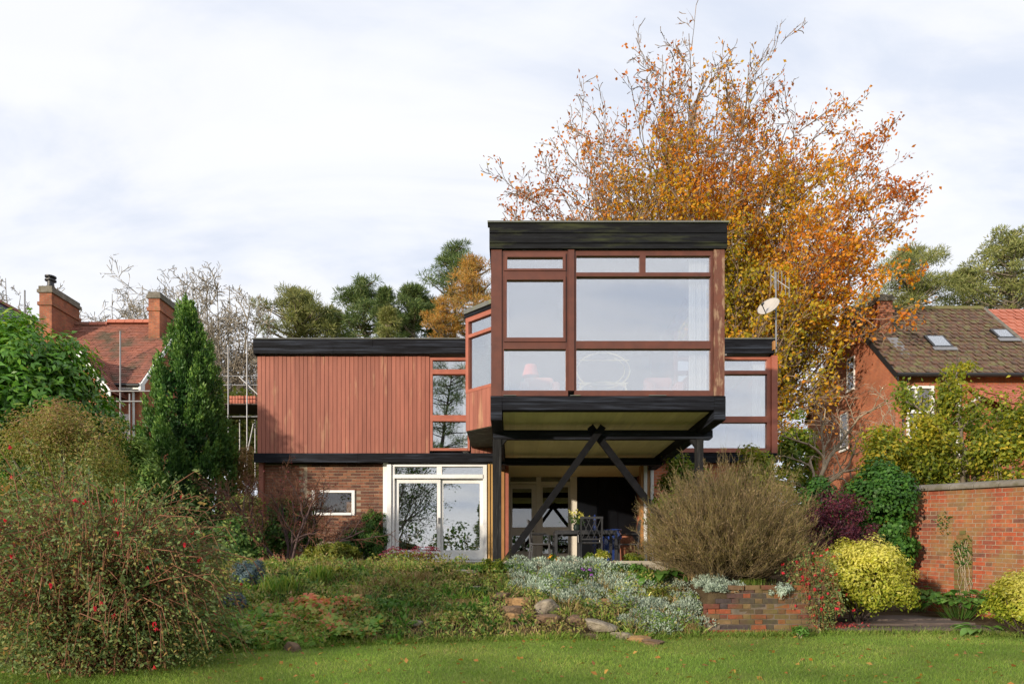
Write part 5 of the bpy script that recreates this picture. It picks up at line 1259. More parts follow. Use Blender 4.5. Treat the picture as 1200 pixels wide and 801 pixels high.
pine('pine_tree', 'low olive pine filling the skyline between the broad pine and the ragged pine', 392, 48, 366, 404, 56, 40, L['olive'], .2, 7000, seed=18)
pine('pine_tree', 'low dark pine filling the skyline beside the golden larch', 508, 47, 352, 402, 40, 36, L['pine'], .2, 6000, seed=19)
def bare(name, label, px, d, pyt, spread, seed, r=.28, stem=.28, mat='bark', group='leafless trees behind the cottage', P=None, py0=None, lean=0):
    k = d/800; x = (px-600)*k; zb = ground(x, d); h = (672-pyt)*k-zb
    root = thing(name, label, 'tree', (x, d, zb), group)
    if P is None:
        wpx = spread; hc = h*stem; hr = h-hc; wr = wpx*k/2
        EA = [-95, -70, -45, -20, 0, 20, 45, 70, 95]; ER = [1/math.hypot(math.sin(R(t))/wr, math.cos(R(t))/hr) for t in EA]
        Pq = dict(n=[5, 3, 2], taper=[.35, .4, .5], wob=[.16, .2, .2], up=[.03, .03, .02], ch=[7, 4], st=[.12, .15], ang=[46, 46], rat=[.52, .55], rr=[.55, .6], rmin=.009)
        N_ = fan_tree(root, M[mat], x, d, zb, zb+hc, EA, ER, 26, r*.42, Pq, min(hr, wr)*.62, seed, dens=1.0, ang=(38, 75), ysp=wr*.7, trunk=r, fmin=.55, rt=.017, fmax=.93)
        return N_
    S, N_ = grow((x, d, zb-.2), (lean, 0, 1), h*.72, r, P, seed)
    segs_obj('trunk', S[N_[:, 6] <= 1], M[mat], root, 5); segs_obj('crown', S[N_[:, 6] > 1], M[mat], root, 3)
    return N_
bare('bare_tree', 'leafless tree standing clear of the conifer, left of the flat roof', 258, 40, 296, 175, 21, .24, .34, mat='bark_twig')
bare('bare_tree', 'spreading leafless tree behind the right chimney of the cottage', 190, 44, 300, 185, 22, .24, .36, mat='bark_twig')
bare('bare_tree', 'low leafless tree behind the cottage ridge between the chimneys', 122, 46, 328, 160, 23, .22, .4, mat='bark_twig')
bare('bare_tree', 'leafless tree at the left edge behind the slate roof', 8, 44, 308, 100, 24, .22, .4, mat='bark_twig')
bare('bare_tree', 'thin leafless sapling close to the left end of the black roof edge', 304, 38, 345, 70, 25, .12, .4)

# ================================================================== right side: twisted bare tree, apple, ivy, climbers
Pt = dict(n=[6, 7, 6, 5], taper=[.5, .3, .35, .4], wob=[.16, .26, .28, .28], up=[0, .03, .01, 0], ch=[9, 8, 6], st=[.15, .15, .15], ang=[42, 48, 48], rat=[.62, .5, .45], rr=[.55, .5, .55], rmin=.008)
bare('bare_tree', 'twisted leafless tree with pale lichened branches beside the right corner post', 940, 19, 408, 42, 31, .10, mat='bark_pale', group=None, P=Pt)
bare('bare_tree', 'smaller pale bare tree leaning against the red gable wall', 975, 20, 425, 42, 32, .07, mat='bark_pale', group=None, P=Pt, lean=.25)

k = 16.5/800; ax_, ay_ = (1120-600)*k, 16.5; az_ = ground(ax_, ay_)
apple = thing('apple_tree', 'leafy apple tree with yellowing leaves behind the garden wall', 'tree', (ax_, ay_, az_))
Pa = dict(n=[4, 6, 5, 4], taper=[.7, .3, .35, .4], wob=[.1, .14, .16, .18], up=[0, .05, .03, .03], ch=[13, 9, 6], st=[.35, .15, .1], ang=[58, 45, 45], rat=[1.15, .42, .45], rr=[.55, .5, .55], rmin=.007)
S, N_ = grow((ax_, ay_, az_-.1), (0, 0, 1), 3.0, .13, Pa, 41)
segs_obj('trunk', S, M['bark'], apple, 4)
nl = N_[N_[:, 6] >= 1]; i = rng.integers(0, len(nl), 24000); P = nl[i, :3]+rng.normal(0, .14, (24000, 3))
ppx = P[:, 0]*800/P[:, 1]+600; ppy = 672-P[:, 2]*800/P[:, 1]
sel = (ppx > 990) & ~((np.abs(ppx-1083) < 17) & (ppy < 488) & (rng.uniform(0, 1, len(ppx)) < .8)) & (ppy > 420+np.clip((1170-ppx)*.25, 0, 60)*.5)
leaves('crown', P[sel], .10, L['apple'], apple, jit=1, asp=.6, hue=np.clip(.42+.25*np.sin(P[sel][:, 0]*2.1)*np.sin(P[sel][:, 2]*2.3)+rng.normal(0, .2, sel.sum()), 0, 1))
shrub('apple_tree', 'second yellow-green fruit tree low behind the garden wall coping', 'tree', 1190, 15.5, 470, 130, L['apple'], 4600, .10, 46, .6, .5, .3, M['bark'], 14, None, None, .9)
shrub('fruit_bush', 'yellowing fruit bush between the ivy and the apple tree', 'bush', 1040, 16.0, 478, 100, L['apple'], 3600, .10, 34, .6, .7, .34, M['bark'], 12)
shrub('ivy_bush', 'dark green ivy mass climbing over the left end of the garden wall', 'ivy', 1030, 12.8, 522, 104, L['ivy'], 13000, .075, 44, .75, .6, .32, M['bark_dark'], 8)
shrub('ivy_bush', 'low green ivy between the twisted tree and the garden wall', 'ivy', 965, 14.6, 538, 70, L['ivy'], 5200, .075, 30, .75, .6, .34, M['bark_dark'], 8)
shrub('purple_maple', 'dark purple japanese maple beside the domed twiggy shrub', 'shrub', 975, 12.2, 566, 112, L['purple'], 8000, .06, 50, .35, .8, .25, M['bark_dark'], 10, None, None, .8)
shrub('purple_maple', 'small reddish purple maple leaning behind the yellow bush', 'shrub', 1008, 11.9, 598, 70, L['purple'], 4500, .055, 34, .35, .8, .28, M['bark_dark'], 8, None, None, .8)
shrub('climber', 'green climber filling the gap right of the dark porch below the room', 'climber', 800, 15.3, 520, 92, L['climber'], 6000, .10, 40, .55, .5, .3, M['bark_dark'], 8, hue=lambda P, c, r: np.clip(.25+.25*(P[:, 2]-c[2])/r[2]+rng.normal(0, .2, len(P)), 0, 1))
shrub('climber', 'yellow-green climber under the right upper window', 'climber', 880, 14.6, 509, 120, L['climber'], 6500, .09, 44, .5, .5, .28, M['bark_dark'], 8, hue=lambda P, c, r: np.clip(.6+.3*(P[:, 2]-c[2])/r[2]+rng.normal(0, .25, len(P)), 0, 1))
shrub('climber', 'leafy shoots beside the white porch post under the brace', 'climber', 772, 14.2, 572, 26, L['climber'], 700, .085, 12, .55, .8, .4, M['bark_dark'], 4)
shrub('autumn_shrub', 'orange-tinged thin shrub behind the domed twiggy shrub', 'shrub', 925, 13.2, 540, 70, L['maple'], 3600, .06, 34, .4, .8, .3, M['bark'], 12, None, None, .9)

# the domed twiggy shrub
px, d = 851, 10.9; k = d/800; x = (px-600)*k; zb = -.12
dome = thing('domed_shrub', 'big round brown-olive shrub of fine upright twigs above the low brick wall', 'shrub', (x, d, zb))
n = 2600; th = rng.uniform(0, 2*math.pi, n); ph = np.arccos(rng.uniform(.02, 1, n)); Rr = 1.47; H = (672-534)*k - zb
dirs = np.stack([np.sin(ph)*np.cos(th), np.sin(ph)*np.sin(th)*.9, np.cos(ph)], 1)
lump = 1 + .09*np.sin(th*3+1)*np.sin(ph*5) + .05*np.sin(th*11)*np.sin(ph*9+1) + np.where(rng.uniform(0, 1, n) < .05, rng.uniform(.03, .16, n), rng.normal(-.01, .08, n))
end = np.stack([x+dirs[:, 0]*Rr*lump, d+dirs[:, 1]*Rr*lump, zb+.42+dirs[:, 2]*(H-.45)*lump], 1)
end = np.where((np.arange(n) % 3 == 0)[:, None], end*1.0, end)
fr = rng.uniform(.72, 1.0, n)[:, None]
st0 = np.stack([x+rng.normal(0, .10, n), d+rng.normal(0, .08, n), np.full(n, zb-.02)], 1)
en = st0 + (end-st0)*fr
c1 = st0*.62+en*.38 + np.stack([dirs[:, 0]*.10, dirs[:, 1]*.10, -.05*np.ones(n)], 1) + rng.normal(0, .04, (n, 3))
c2 = st0*.28+en*.72 + np.stack([dirs[:, 0]*.06, dirs[:, 1]*.06, 0*dirs[:, 0]], 1) + rng.normal(0, .085, (n, 3))
CU = np.stack([st0, c1, c2, en], 1)
segs_obj('stems', curves_segs(CU, .005, .0018), M['twig_olive'], dome, 3)
m_ = 40000; i = rng.integers(0, n, m_); t_ = rng.uniform(.25, 1, m_)[:, None]
P0 = np.where(t_ < .6, c1[i]+(c2[i]-c1[i])*((t_-.25)/.35), c2[i]+(en[i]-c2[i])*((t_-.6)/.4))
dv_ = nrm(en[i]-c1[i]) + np.array([0, 0, .75]) + rng.normal(0, .35, (m_, 3)); dv_ = nrm(dv_)
leaves('twigs', P0, .14, L['dome'], dome, D=dv_, jit=.3, asp=.04, bend=.05)
leaves('foliage', P0+dv_*.07*rng.uniform(0, 1, (m_, 1)), .034, L['dome'], dome, D=dv_, jit=.6, asp=.35)

# choisya, small fuchsia, bergenias
def choi(label, px, d, pyt, wpx, n):
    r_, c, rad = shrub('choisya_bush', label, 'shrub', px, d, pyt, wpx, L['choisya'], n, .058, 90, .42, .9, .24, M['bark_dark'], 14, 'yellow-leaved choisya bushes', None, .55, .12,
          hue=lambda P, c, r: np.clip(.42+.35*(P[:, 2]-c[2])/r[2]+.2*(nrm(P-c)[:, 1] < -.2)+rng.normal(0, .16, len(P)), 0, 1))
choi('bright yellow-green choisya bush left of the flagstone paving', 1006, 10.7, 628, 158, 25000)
choi('bright yellow choisya bush at the right edge of the lawn', 1207, 9.75, 668, 112, 16000)
FLW = [npmesh('flower', leaf_arrays(rng.normal(0, .006, (6, 3)), .042, np.tile([[0, 0, -1.]], (6, 1)), None, .45, .42), np.arange(24).reshape(6, 4), L['redflower'], 4, rng.uniform(0, 1, 6)) for _ in range(6)]
def fuchsia(label, px, d, pyt, wpx, n, nst, nfl, size, grp=None):
    k = d/800; x = (px-600)*k; zb = ground(x, d); H = (672-pyt)*k-zb; rx = wpx*k/2
    root = thing('fuchsia_bush', label, 'shrub', (x, d, zb), grp)
    th = rng.uniform(0, 2*math.pi, nst); ph = np.arccos(rng.uniform(.0, 1, nst)**.8)
    dr = np.stack([np.sin(ph)*np.cos(th), np.sin(ph)*np.sin(th), np.cos(ph)**.65], 1); f = np.where(rng.uniform(0, 1, (nst, 1)) < .07, rng.uniform(1.04, 1.22, (nst, 1)), rng.uniform(.66, 1.03, (nst, 1)))*(1+.09*np.sin(th*3+1)*np.sin(ph*4))[:, None]
    a = np.stack([x+rng.normal(0, rx*.16, nst), d+rng.normal(0, rx*.12, nst), np.full(nst, zb-.03)], 1)
    e = np.array([x, d, zb+H*.12]) + dr*np.array([rx, rx*.9, H*.88])*f
    b = a*.55+e*.45+np.array([0, 0, H*.13])+rng.normal(0, .05, (nst, 3)); c = a*.2+e*.8+np.array([0, 0, H*.10])+rng.normal(0, .05, (nst, 3))
    e[:, 2] -= H*.04
    e2 = e + (e-c)*.35 + np.array([0, 0, -.10*H])*(np.sin(ph)[:, None]); e2[:, 2] = np.maximum(e2[:, 2], zb+.03)
    CU = np.stack([a, b, c, e, e2], 1); segs_obj('stems', curves_segs(CU, rx*.0055+.001, .0018), M['twig_red'], root, 4)
    i = rng.integers(0, nst, n); t = 4*rng.uniform(.03, 1, n)**.8; j = np.minimum(t.astype(int), 3); fr = (t-j)[:, None]
    P = CU[i, j]*(1-fr)+CU[i, j+1]*fr + rng.normal(0, size*1.1, (n, 3)); cen = np.array([x, d, zb+H*.4])
    P[:, 2] = np.maximum(P[:, 2], zb+.02)
    leaves('foliage', P, size*rng.lognormal(-.05, .33, n), L['fuchsia'], root, D=nrm(P-cen)+np.array([0, 0, -.4]), jit=.7, asp=.5)
    m3 = n//4; a3 = rng.uniform(0, 6.28, m3); P3 = np.stack([x+np.cos(a3)*rx*.8*rng.uniform(.3, 1.05, m3), d+np.sin(a3)*rx*.7*rng.uniform(.3, 1, m3), zb+rng.uniform(.02, .3, m3)*H], 1)
    leaves('low_foliage', P3, size*1.1, L['fuchsia'], root, jit=1)
    m2 = n//3; P2 = cen + nrm(rng.normal(0, 1, (m2, 3)))*rng.uniform(.1, .8, (m2, 1))*np.array([rx, rx*.9, H*.5]); P2[:, 2] = np.maximum(P2[:, 2], zb)
    leaves('inner_foliage', P2, size*1.3, L['fuchsia'], root, jit=1)
    fl = np.arange(nfl) % nst; Pf = CU[fl, 3]*.5+CU[fl, 4]*.5 + rng.normal(0, .06, (nfl, 3))
    for q in Pf: newobj('flower', FLW[int(rng.integers(6))], root, tuple(q))
fuchsia('large sprawling fuchsia bush with scattered red flowers filling the lower left', 116, 7.6, 558, 345, 36000, 900, 62, .040)
fuchsia('small fuchsia bush dripping red flowers over the low brick wall', 952, 10.05, 640, 70, 5500, 190, 100, .032)
def broad(name, label, px, d, pyt, wpx, n, size, mat='hosta', cat='plant', asp=.55):
    k = d/800; x = (px-600)*k; zb = ground(x, d); rx = wpx*k/2; H = (672-pyt)*k-zb
    root = thing(name, label, cat, (x, d, zb))
    th = rng.uniform(0, 2*math.pi, n); r_ = rx*np.sqrt(rng.uniform(.02, .75, n)); P = np.stack([x+r_*np.cos(th), d+r_*np.sin(th)*.8, zb+H*(.45+.4*rng.uniform(0, 1, n))*(1-.4*(r_/rx)**2)], 1)
    D = np.stack([np.cos(th), np.sin(th), np.full(n, .12)], 1)
    D = nrm(D+rng.normal(0, .15, (n, 3))); Nn = nrm(np.array([[0, -.25, 1.]])+rng.normal(0, .2, (n, 3))); Nn = nrm(Nn-D*(Nn*D).sum(1, keepdims=True)); Sd = np.cross(Nn, D)
    us = np.array([0, .18, .45, .75, 1.0]); ws = np.array([.08, .40, .50, .34, .02])*asp*1.15; dz = -.55*us**2*rng.uniform(.4, 1.2, (n, 1)); sz = (size*rng.uniform(.65, 1.2, n))[:, None, None]
    mid = P[:, None, :] + (D[:, None, :]*us[None, :, None] + Nn[:, None, :]*dz[:, :, None])*sz
    ed = Sd[:, None, :]*ws[None, :, None]*sz; up_ = Nn[:, None, :]*(ws*.35)[None, :, None]*sz
    V = np.stack([mid-ed+up_, mid, mid+ed+up_], 2).reshape(n, 15, 3)
    Fq = np.array([[3*i+j, 3*i+j+1, 3*i+j+4, 3*i+j+3] for i in range(4) for j in range(2)])
    for q in range(n):
        me = npmesh('leaf', V[q]-np.array((x, d, zb)), Fq, L[mat], 4, np.full(8, rng.uniform(0, 1))); me.polygons.foreach_set('use_smooth', np.ones(8, bool)); newobj('leaf', me, root, (x, d, zb))
    S = np.concatenate([np.tile([[x, d, zb-.02]], (n, 1))*.6+P*.4-np.array([[0, 0, .1]]), P, np.full((n, 1), .004), np.full((n, 1), .003)], 1); segs_obj('stems', S, L[mat], root, 3)
broad('bergenia_plant', 'clump of broad green leaves at the foot of the garden wall niche', 1124, 11.6, 683, 80, 110, .15, asp=.8)
broad('bergenia_plant', 'small clump of dark green leaves at the left foot of the garden wall', 1077, 12.5, 678, 38, 45, .16, asp=.8)
broad('hosta_plant', 'hosta-like plant with big drooping leaves above the silver foliage', 776, 11.3, 664, 70, 42, .30, asp=.5)
broad('hosta_plant', 'flopped pale leaves at the edge of the paving beside the right yellow bush', 1146, 9.95, 726, 46, 12, .22, 'hosta', asp=.5)
# climbing stems on the niche
cl = thing('wall_climber', 'thin pale climbing stems trained up the mossy niche of the garden wall', 'climber', tuple(Vector(gw0)+gdir*NU-gside*.06+Vector((0, 0, -.6))))
S = []; pl = []
for i in range(9):
    p = Vector(gw0)+gdir*(NU+random.uniform(-.12, .14))-gside*.05+Vector((0, 0, -.62)); d_ = Vector((0, 0, 1))
    for j in range(10):
        q = p + (d_+gdir*random.gauss(0, .30)).normalized()*random.uniform(.09, .15); S.append((*p, *q, .006, .005)); p = q; pl.append(tuple(p))
segs_obj('stems', np.array(S), M['bark_pale'], cl, 4)
pl = np.array(pl); pl = pl[pl[:, 2] > .2]; P = np.concatenate([pl[rng.integers(0, len(pl), 160)]+rng.normal(0, .05, (160, 3)), np.array(Vector(gw0)+gdir*.75-gside*.05+Vector((0, 0, .95)))+rng.normal(0, 1, (90, 3))*np.array([.16, .04, .10])])
leaves('foliage', P, .05, L['green'], cl, D=None, N=np.tile(np.array([gn]), (len(P), 1)), jit=.4)

# ================================================================== left side
k = 18.5/800; x = (219-600)*k; zb = ground(x, 18.5); zt = (672-349)*k
yew = thing('conifer', 'tall dark green pointed conifer left of the timber house', 'tree', (x, 18.5, zb))
npl_ = 300; t = rng.uniform(0, 1, npl_)**1.15; H = zt-zb
wid = np.interp(t, [0, .12, .35, .6, .8, .92, 1], [1.18, 1.42, 1.30, .95, .58, .28, .05])
az = rng.uniform(0, 2*math.pi, npl_); rr_ = wid*rng.uniform(.72, 1.0, npl_)
c = np.stack([x+np.cos(az)*rr_, 18.5+np.sin(az)*rr_, zb+H*t*.94], 1)
n = 60000; i = rng.integers(0, npl_, n); s = rng.uniform(-1, 1, n)
pr = np.sqrt(np.clip(1-s*s, 0, 1))*(.75-.25*s)
P = c[i] + np.stack([rng.normal(0, 1, n)*.10*pr, rng.normal(0, 1, n)*.10*pr, s*.42*rng.uniform(.6, 1.1, n)], 1); P[:, :2] += (np.stack([np.cos(az), np.sin(az)], 1)[i])*(s*.10)[:, None]
P[:, 2] = np.clip(P[:, 2], zb+.02, zt)
out = np.stack([np.cos(az), np.sin(az), np.zeros(npl_)], 1)[i]
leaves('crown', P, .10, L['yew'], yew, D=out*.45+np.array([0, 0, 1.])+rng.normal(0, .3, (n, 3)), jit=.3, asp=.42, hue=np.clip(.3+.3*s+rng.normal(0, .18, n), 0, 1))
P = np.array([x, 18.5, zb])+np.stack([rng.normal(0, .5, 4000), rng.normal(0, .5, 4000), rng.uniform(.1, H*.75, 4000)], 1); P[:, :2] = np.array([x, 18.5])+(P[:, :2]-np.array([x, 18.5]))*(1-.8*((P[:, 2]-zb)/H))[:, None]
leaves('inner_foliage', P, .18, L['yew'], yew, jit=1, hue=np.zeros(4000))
segs_obj('trunk', np.array([[x, 18.5, zb-.1, x, 18.5, zb+H*.85, .16, .03]]), M['bark_dark'], yew, 6)

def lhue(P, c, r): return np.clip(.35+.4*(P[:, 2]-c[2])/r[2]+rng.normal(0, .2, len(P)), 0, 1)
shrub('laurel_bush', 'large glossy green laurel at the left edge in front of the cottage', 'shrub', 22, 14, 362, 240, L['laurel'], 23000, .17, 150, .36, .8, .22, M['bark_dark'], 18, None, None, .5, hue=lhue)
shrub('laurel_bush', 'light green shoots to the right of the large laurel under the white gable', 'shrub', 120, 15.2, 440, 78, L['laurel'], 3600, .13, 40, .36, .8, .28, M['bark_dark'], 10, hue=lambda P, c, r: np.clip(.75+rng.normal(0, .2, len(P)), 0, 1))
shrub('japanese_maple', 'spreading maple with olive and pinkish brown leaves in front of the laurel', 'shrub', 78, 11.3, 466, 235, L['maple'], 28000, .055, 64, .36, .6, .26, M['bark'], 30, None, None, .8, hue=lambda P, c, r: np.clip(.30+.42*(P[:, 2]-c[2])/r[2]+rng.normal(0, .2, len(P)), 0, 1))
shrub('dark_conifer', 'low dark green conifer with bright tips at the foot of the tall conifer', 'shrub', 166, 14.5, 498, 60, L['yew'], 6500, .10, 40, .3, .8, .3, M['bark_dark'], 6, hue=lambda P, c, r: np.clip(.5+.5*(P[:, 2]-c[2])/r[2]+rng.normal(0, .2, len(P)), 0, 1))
shrub('pale_shrub', 'straw-coloured shrub between the tall conifer and the house corner', 'shrub', 285, 19.5, 510, 52, L['drygrass'], 3600, .10, 34, .3, .8, .3, M['bark_pale'], 16, None, None, .9)
shrub('green_shrub', 'dark green shrub behind the small bare tree against the brick wall', 'shrub', 338, 15.6, 578, 88, L['green'], 6500, .085, 50, .5, .7, .28, M['bark_dark'], 8)
shrub('green_shrub', 'brownish green shrub at the left corner of the house', 'shrub', 285, 14.8, 568, 62, L['weeds'], 3600, .09, 34, .5, .8, .3, M['bark'], 14, None, None, .9)
shrub('green_shrub', 'very dark shrub between the fuchsia and the small bare tree', 'shrub', 278, 12.8, 606, 72, L['yew'], 5000, .08, 34, .5, .8, .3, M['bark_dark'], 6)
shrub('green_shrub', 'rounded bright green shrub just left of the white sliding door', 'shrub', 424, 14.6, 618, 78, L['green'], 7000, .065, 44, .5, .9, .28, M['bark_dark'], 6, hue=lhue)
shrub('green_shrub', 'narrow green climber against the brick wall beside the white door', 'climber', 437, 16.9, 586, 36, L['green'], 2800, .075, 20, .5, .5, .4, M['bark_dark'], 5, hue=lhue)
shrub('yellow_shrub', 'loose yellow-green shrub below the rounded green shrub', 'shrub', 388, 13.0, 634, 90, L['yellowgreen'], 5500, .07, 44, .35, .8, .28, M['bark'], 14, None, None, .9)
shrub('dwarf_spruce', 'dwarf blue spruce, the larger upper mound of two', 'shrub', 293, 10.6, 653, 46, L['spruce'], 7000, .045, 30, .22, 1, .26, M['bark_dark'], 5, 'dwarf blue spruces', None, .5, .2)
shrub('dwarf_spruce', 'dwarf blue spruce, the smaller mound at the foot of the larger one', 'shrub', 274, 9.6, 692, 40, L['spruce'], 4000, .045, 22, .22, 1, .26, M['bark_dark'], 5, 'dwarf blue spruces', None, .5, .2)
# small contorted bare tree in front of the brick wall
k = 13.2/800; x = (337-600)*k; zb = ground(x, 13.2)
bt = thing('bare_tree', 'small many-stemmed bare tree with reddish twigs in front of the brick wall', 'tree', (x, 13.2, zb))
Ps = dict(n=[6, 6, 5, 4], taper=[.45, .35, .4, .5], wob=[.13, .2, .22, .24], up=[.05, .04, .03, .0], ch=[8, 9, 7], st=[.3, .15, .1], ang=[42, 44, 44], rat=[.62, .55, .52], rr=[.6, .55, .6], rmin=.0035)
S = []; N_ = []
for j, (lx, ly, ln) in enumerate([(-1.1, .1, 1.5), (-.55, -.25, 1.5), (.1, .2, 1.5), (.5, -.3, 1.45), (1.2, .05, 1.6), (.8, .3, 1.4), (-.25, .35, 1.4)]):
    a, b = grow((x+lx*.08, 13.2+ly*.08, zb-.05), (lx, ly, .9), ln, .033, Ps, 60+j); S.append(a); N_.append(b)
S = np.concatenate(S); N_ = np.concatenate(N_)
segs_obj('trunk', S[N_[:, 6] <= 1], M['bark_purple'], bt, 6); segs_obj('twigs', S[N_[:, 6] > 1], M['twig_brown'], bt, 3)
nl = N_[N_[:, 6] >= 2]; i = rng.integers(0, len(nl), 900)
leaves('buds', nl[i, :3]+rng.normal(0, .02, (900, 3)), .032, L['sedum'], bt, jit=1, asp=.5)

def blades(name, label, cat, px, d, pyt, wpx, n, mat, w=.06, lean=.55, group=None, heads=None):
    k = d/800; x = (px-600)*k; zb = ground(x, d); rx = wpx*k/2; H = (672-pyt)*k-zb
    root = thing(name, label, cat, (x, d, zb), group)
    th = rng.uniform(0, 2*math.pi, n); b = np.stack([x+rng.normal(0, rx*.30, n), d+rng.normal(0, rx*.25, n), np.full(n, zb-.01)], 1)
    o = np.stack([np.cos(th), np.sin(th), 0*th], 1); Ln = H*rng.uniform(.6, 1.1, n)[:, None]; ln = (rng.uniform(.1, 1, n)*lean)[:, None]
    p1 = b + o*ln*Ln*.3 + np.array([0, 0, .55])*Ln; p2 = b + o*ln*Ln*.8 + np.array([0, 0, .92])*Ln; p3 = b + o*ln*Ln*1.35 + np.array([0, 0, 1.0])*Ln*(1-ln*.45)
    sd_ = nrm(np.cross(o, np.array([[0, 0, 1.]]))+rng.normal(0, .3, (n, 3)))*(w*H*.5*rng.uniform(.6, 1.2, n)[:, None])
    V = np.stack([b-sd_*.7, b+sd_*.7, p1+sd_, p1-sd_, p2+sd_*.8, p2-sd_*.8, p3+sd_*.1, p3-sd_*.1], 1).reshape(-1, 3)
    f = np.array([[0, 1, 2, 3], [3, 2, 4, 5], [5, 4, 6, 7]]); F = (f[None]+(np.arange(n)*8)[:, None, None]).reshape(-1, 4)
    newobj('blades', npmesh('blades', V-np.array((x, d, zb)), F, L[mat], 4, np.repeat(rng.uniform(0, 1, n), 3)), root, (x, d, zb))
blades('iris_clump', 'arching green strap leaves right of the blue spruce', 'plant', 330, 10.4, 672, 70, 240, 'blade', .05)
blades('iris_clump', 'upright yellow-green strap leaves below the small bare tree', 'plant', 375, 10.9, 660, 44, 170, 'blade', .05, .45)
blades('iris_clump', 'grey-green grassy tuft left of the dark red sedum', 'plant', 428, 12.2, 654, 44, 220, 'blade', .035, .6)
blades('grass_clump', 'brown dying grass clump in the middle of the bank', 'grass clump', 447, 10.9, 674, 64, 420, 'drygrass', .035, .5)
blades('grass_clump', 'pale tan feathery grass clump below the dark red sedum', 'grass clump', 492, 11.2, 668, 58, 480, 'drygrass', .025, .7)
blades('grass_clump', 'straw-coloured seeding grass low in the middle of the bank', 'grass clump', 540, 10.3, 700, 70, 420, 'drygrass', .02, .8)
blades('grass_clump', 'tawny grass clump between the strawberry leaves and the rockery', 'grass clump', 470, 9.9, 710, 60, 360, 'drygrass', .025, .7)
blades('grass_clump', 'rusty stalks in front of the yellow-green shrub', 'grass clump', 412, 10.5, 684, 50, 320, 'drygrass', .03, .4)
blades('grass_clump', 'dry grass tuft at the corner of the low brick wall', 'grass clump', 808, 9.75, 728, 36, 240, 'drygrass', .035, .7)
blades('grass_clump', 'tall yellowing weeds at the top left of the low brick wall', 'grass clump', 818, 10.9, 668, 50, 260, 'drygrass', .03, .5)
blades('grass_clump', 'green tuft of blades under the round shrub', 'grass clump', 880, 10.35, 676, 60, 260, 'blade', .03, .6)
# sedum with flat dark heads
k = 12.9/800; x = (480-600)*k; zb = ground(x, 12.9)
sed = thing('sedum_plant', 'sedum with flat dark crimson flower heads in front of the white sliding door', 'plant', (x, 12.9, zb))
nh = 34; hx_ = x+rng.uniform(-32, 32, nh)*k; hy_ = 12.9+rng.uniform(-.3, .3, nh); hz_ = (672-rng.uniform(639, 652, nh))*k
S = np.stack([x+(hx_-x)*.4, hy_*0+12.9, hx_*0+zb, hx_, hy_, hz_, hx_*0+.005, hx_*0+.004], 1); segs_obj('stems', S, M['bark_pale'], sed, 4)
for j in range(nh):
    m2 = 60; a_ = rng.uniform(0, 6.28, m2); r_ = .095*np.sqrt(rng.uniform(0, 1, m2)); P = np.stack([hx_[j]+r_*np.cos(a_), hy_[j]+r_*np.sin(a_), hz_[j]-.25*r_+rng.normal(0, .004, m2)], 1)
    leaves('flower_head', P, .022, L['sedum'], sed, N=np.tile([[0, -.3, 1.]], (m2, 1)), jit=.6, asp=.9)
P = np.stack([x+rng.normal(0, .32, 1400), 12.9+rng.normal(0, .2, 1400), zb+rng.uniform(.02, .30, 1400)], 1); leaves('foliage', P, .06, L['yellowgreen'], sed, jit=1, hue=rng.uniform(.5, 1, 1400))

for (lab_, px_, d_, pt_, w_, m_, n_, sz_, as_) in (
    ('yellowish mound of small leaves below the small window', 405, 11.6, 666, 66, 'yellowgreen', 2600, .06, .45),
    ('brown-green seeding plant below the left sliding door pane', 520, 11.3, 672, 70, 'weeds', 2600, .06, .4),
    ('dark green leafy mound left of the golden rockery stone', 556, 10.7, 688, 60, 'green', 2400, .06, .5),
    ('fresh green broad-leaved clump between the strawberry leaves and the rockery', 455, 10.0, 702, 52, 'hosta', 900, .09, .6),
    ('bright ferny clump between the blue spruce and the strawberry leaves', 305, 9.9, 704, 60, 'climber', 1800, .07, .35),
    ('olive mound of weeds at the lawn edge left of the rockery', 525, 9.75, 716, 70, 'weeds', 2400, .055, .4)):
    shrub('bank_plant', lab_, 'plant', px_, d_, pt_, w_, L[m_], n_, sz_, 22, as_, .8, .32, M['bark'], 6)
# ---- ground layer of the bank
def scatter(n, x0, x1, y0, y1, f=None):
    P = np.stack([rng.uniform(x0, x1, n), rng.uniform(y0, y1, n)], 1)
    ok = P[:, 1] > edge(P[:, 0])-.03
    if f is not None: ok &= f(P[:, 0], P[:, 1])
    P = P[ok]; return np.column_stack([P, ground_np(P[:, 0], P[:, 1])])
STN = [(o.location.x, o.location.y, max(v.co.x for v in o.data.vertices)) for o in C.objects if o.name.split('.')[0] == 'stone']
def clear(P, k=.8):
    ok = np.ones(len(P), bool)
    for sx, sy, sr in STN: ok &= (((P[:, 0]-sx)/(sr*k+.0))**2 + ((P[:, 1]-sy+.08)/.20)**2) > 1
    return P[ok]
def lumps(P, amp, fr=2.2): return amp*np.clip(.5+.5*np.sin(P[:, 0]*fr*2+1.3)*np.sin(P[:, 1]*fr*2.3)+.3*np.sin(P[:, 0]*fr*5+P[:, 1]*fr*4), 0, 1.4)
def pxmask(x, y, z, poly):
    px = x*800/y+600; py = 672-z*800/y; ins = np.zeros(len(px), bool); n = len(poly); j = n-1
    for i in range(n):
        xi, yi = poly[i]; xj, yj = poly[j]
        c_ = ((yi > py) != (yj > py)) & (px < (xj-xi)*(py-yi)/(yj-yi+1e-9)+xi); ins ^= c_; j = i
    return ins
spoly = [(592, 664), (640, 650), (700, 668), (760, 684), (836, 684), (872, 688), (856, 702), (834, 716), (830, 742), (796, 750), (772, 746), (716, 724), (660, 706), (606, 692)]
BM = lambda x, y: ~((x > -.8) & (y > 11.7))
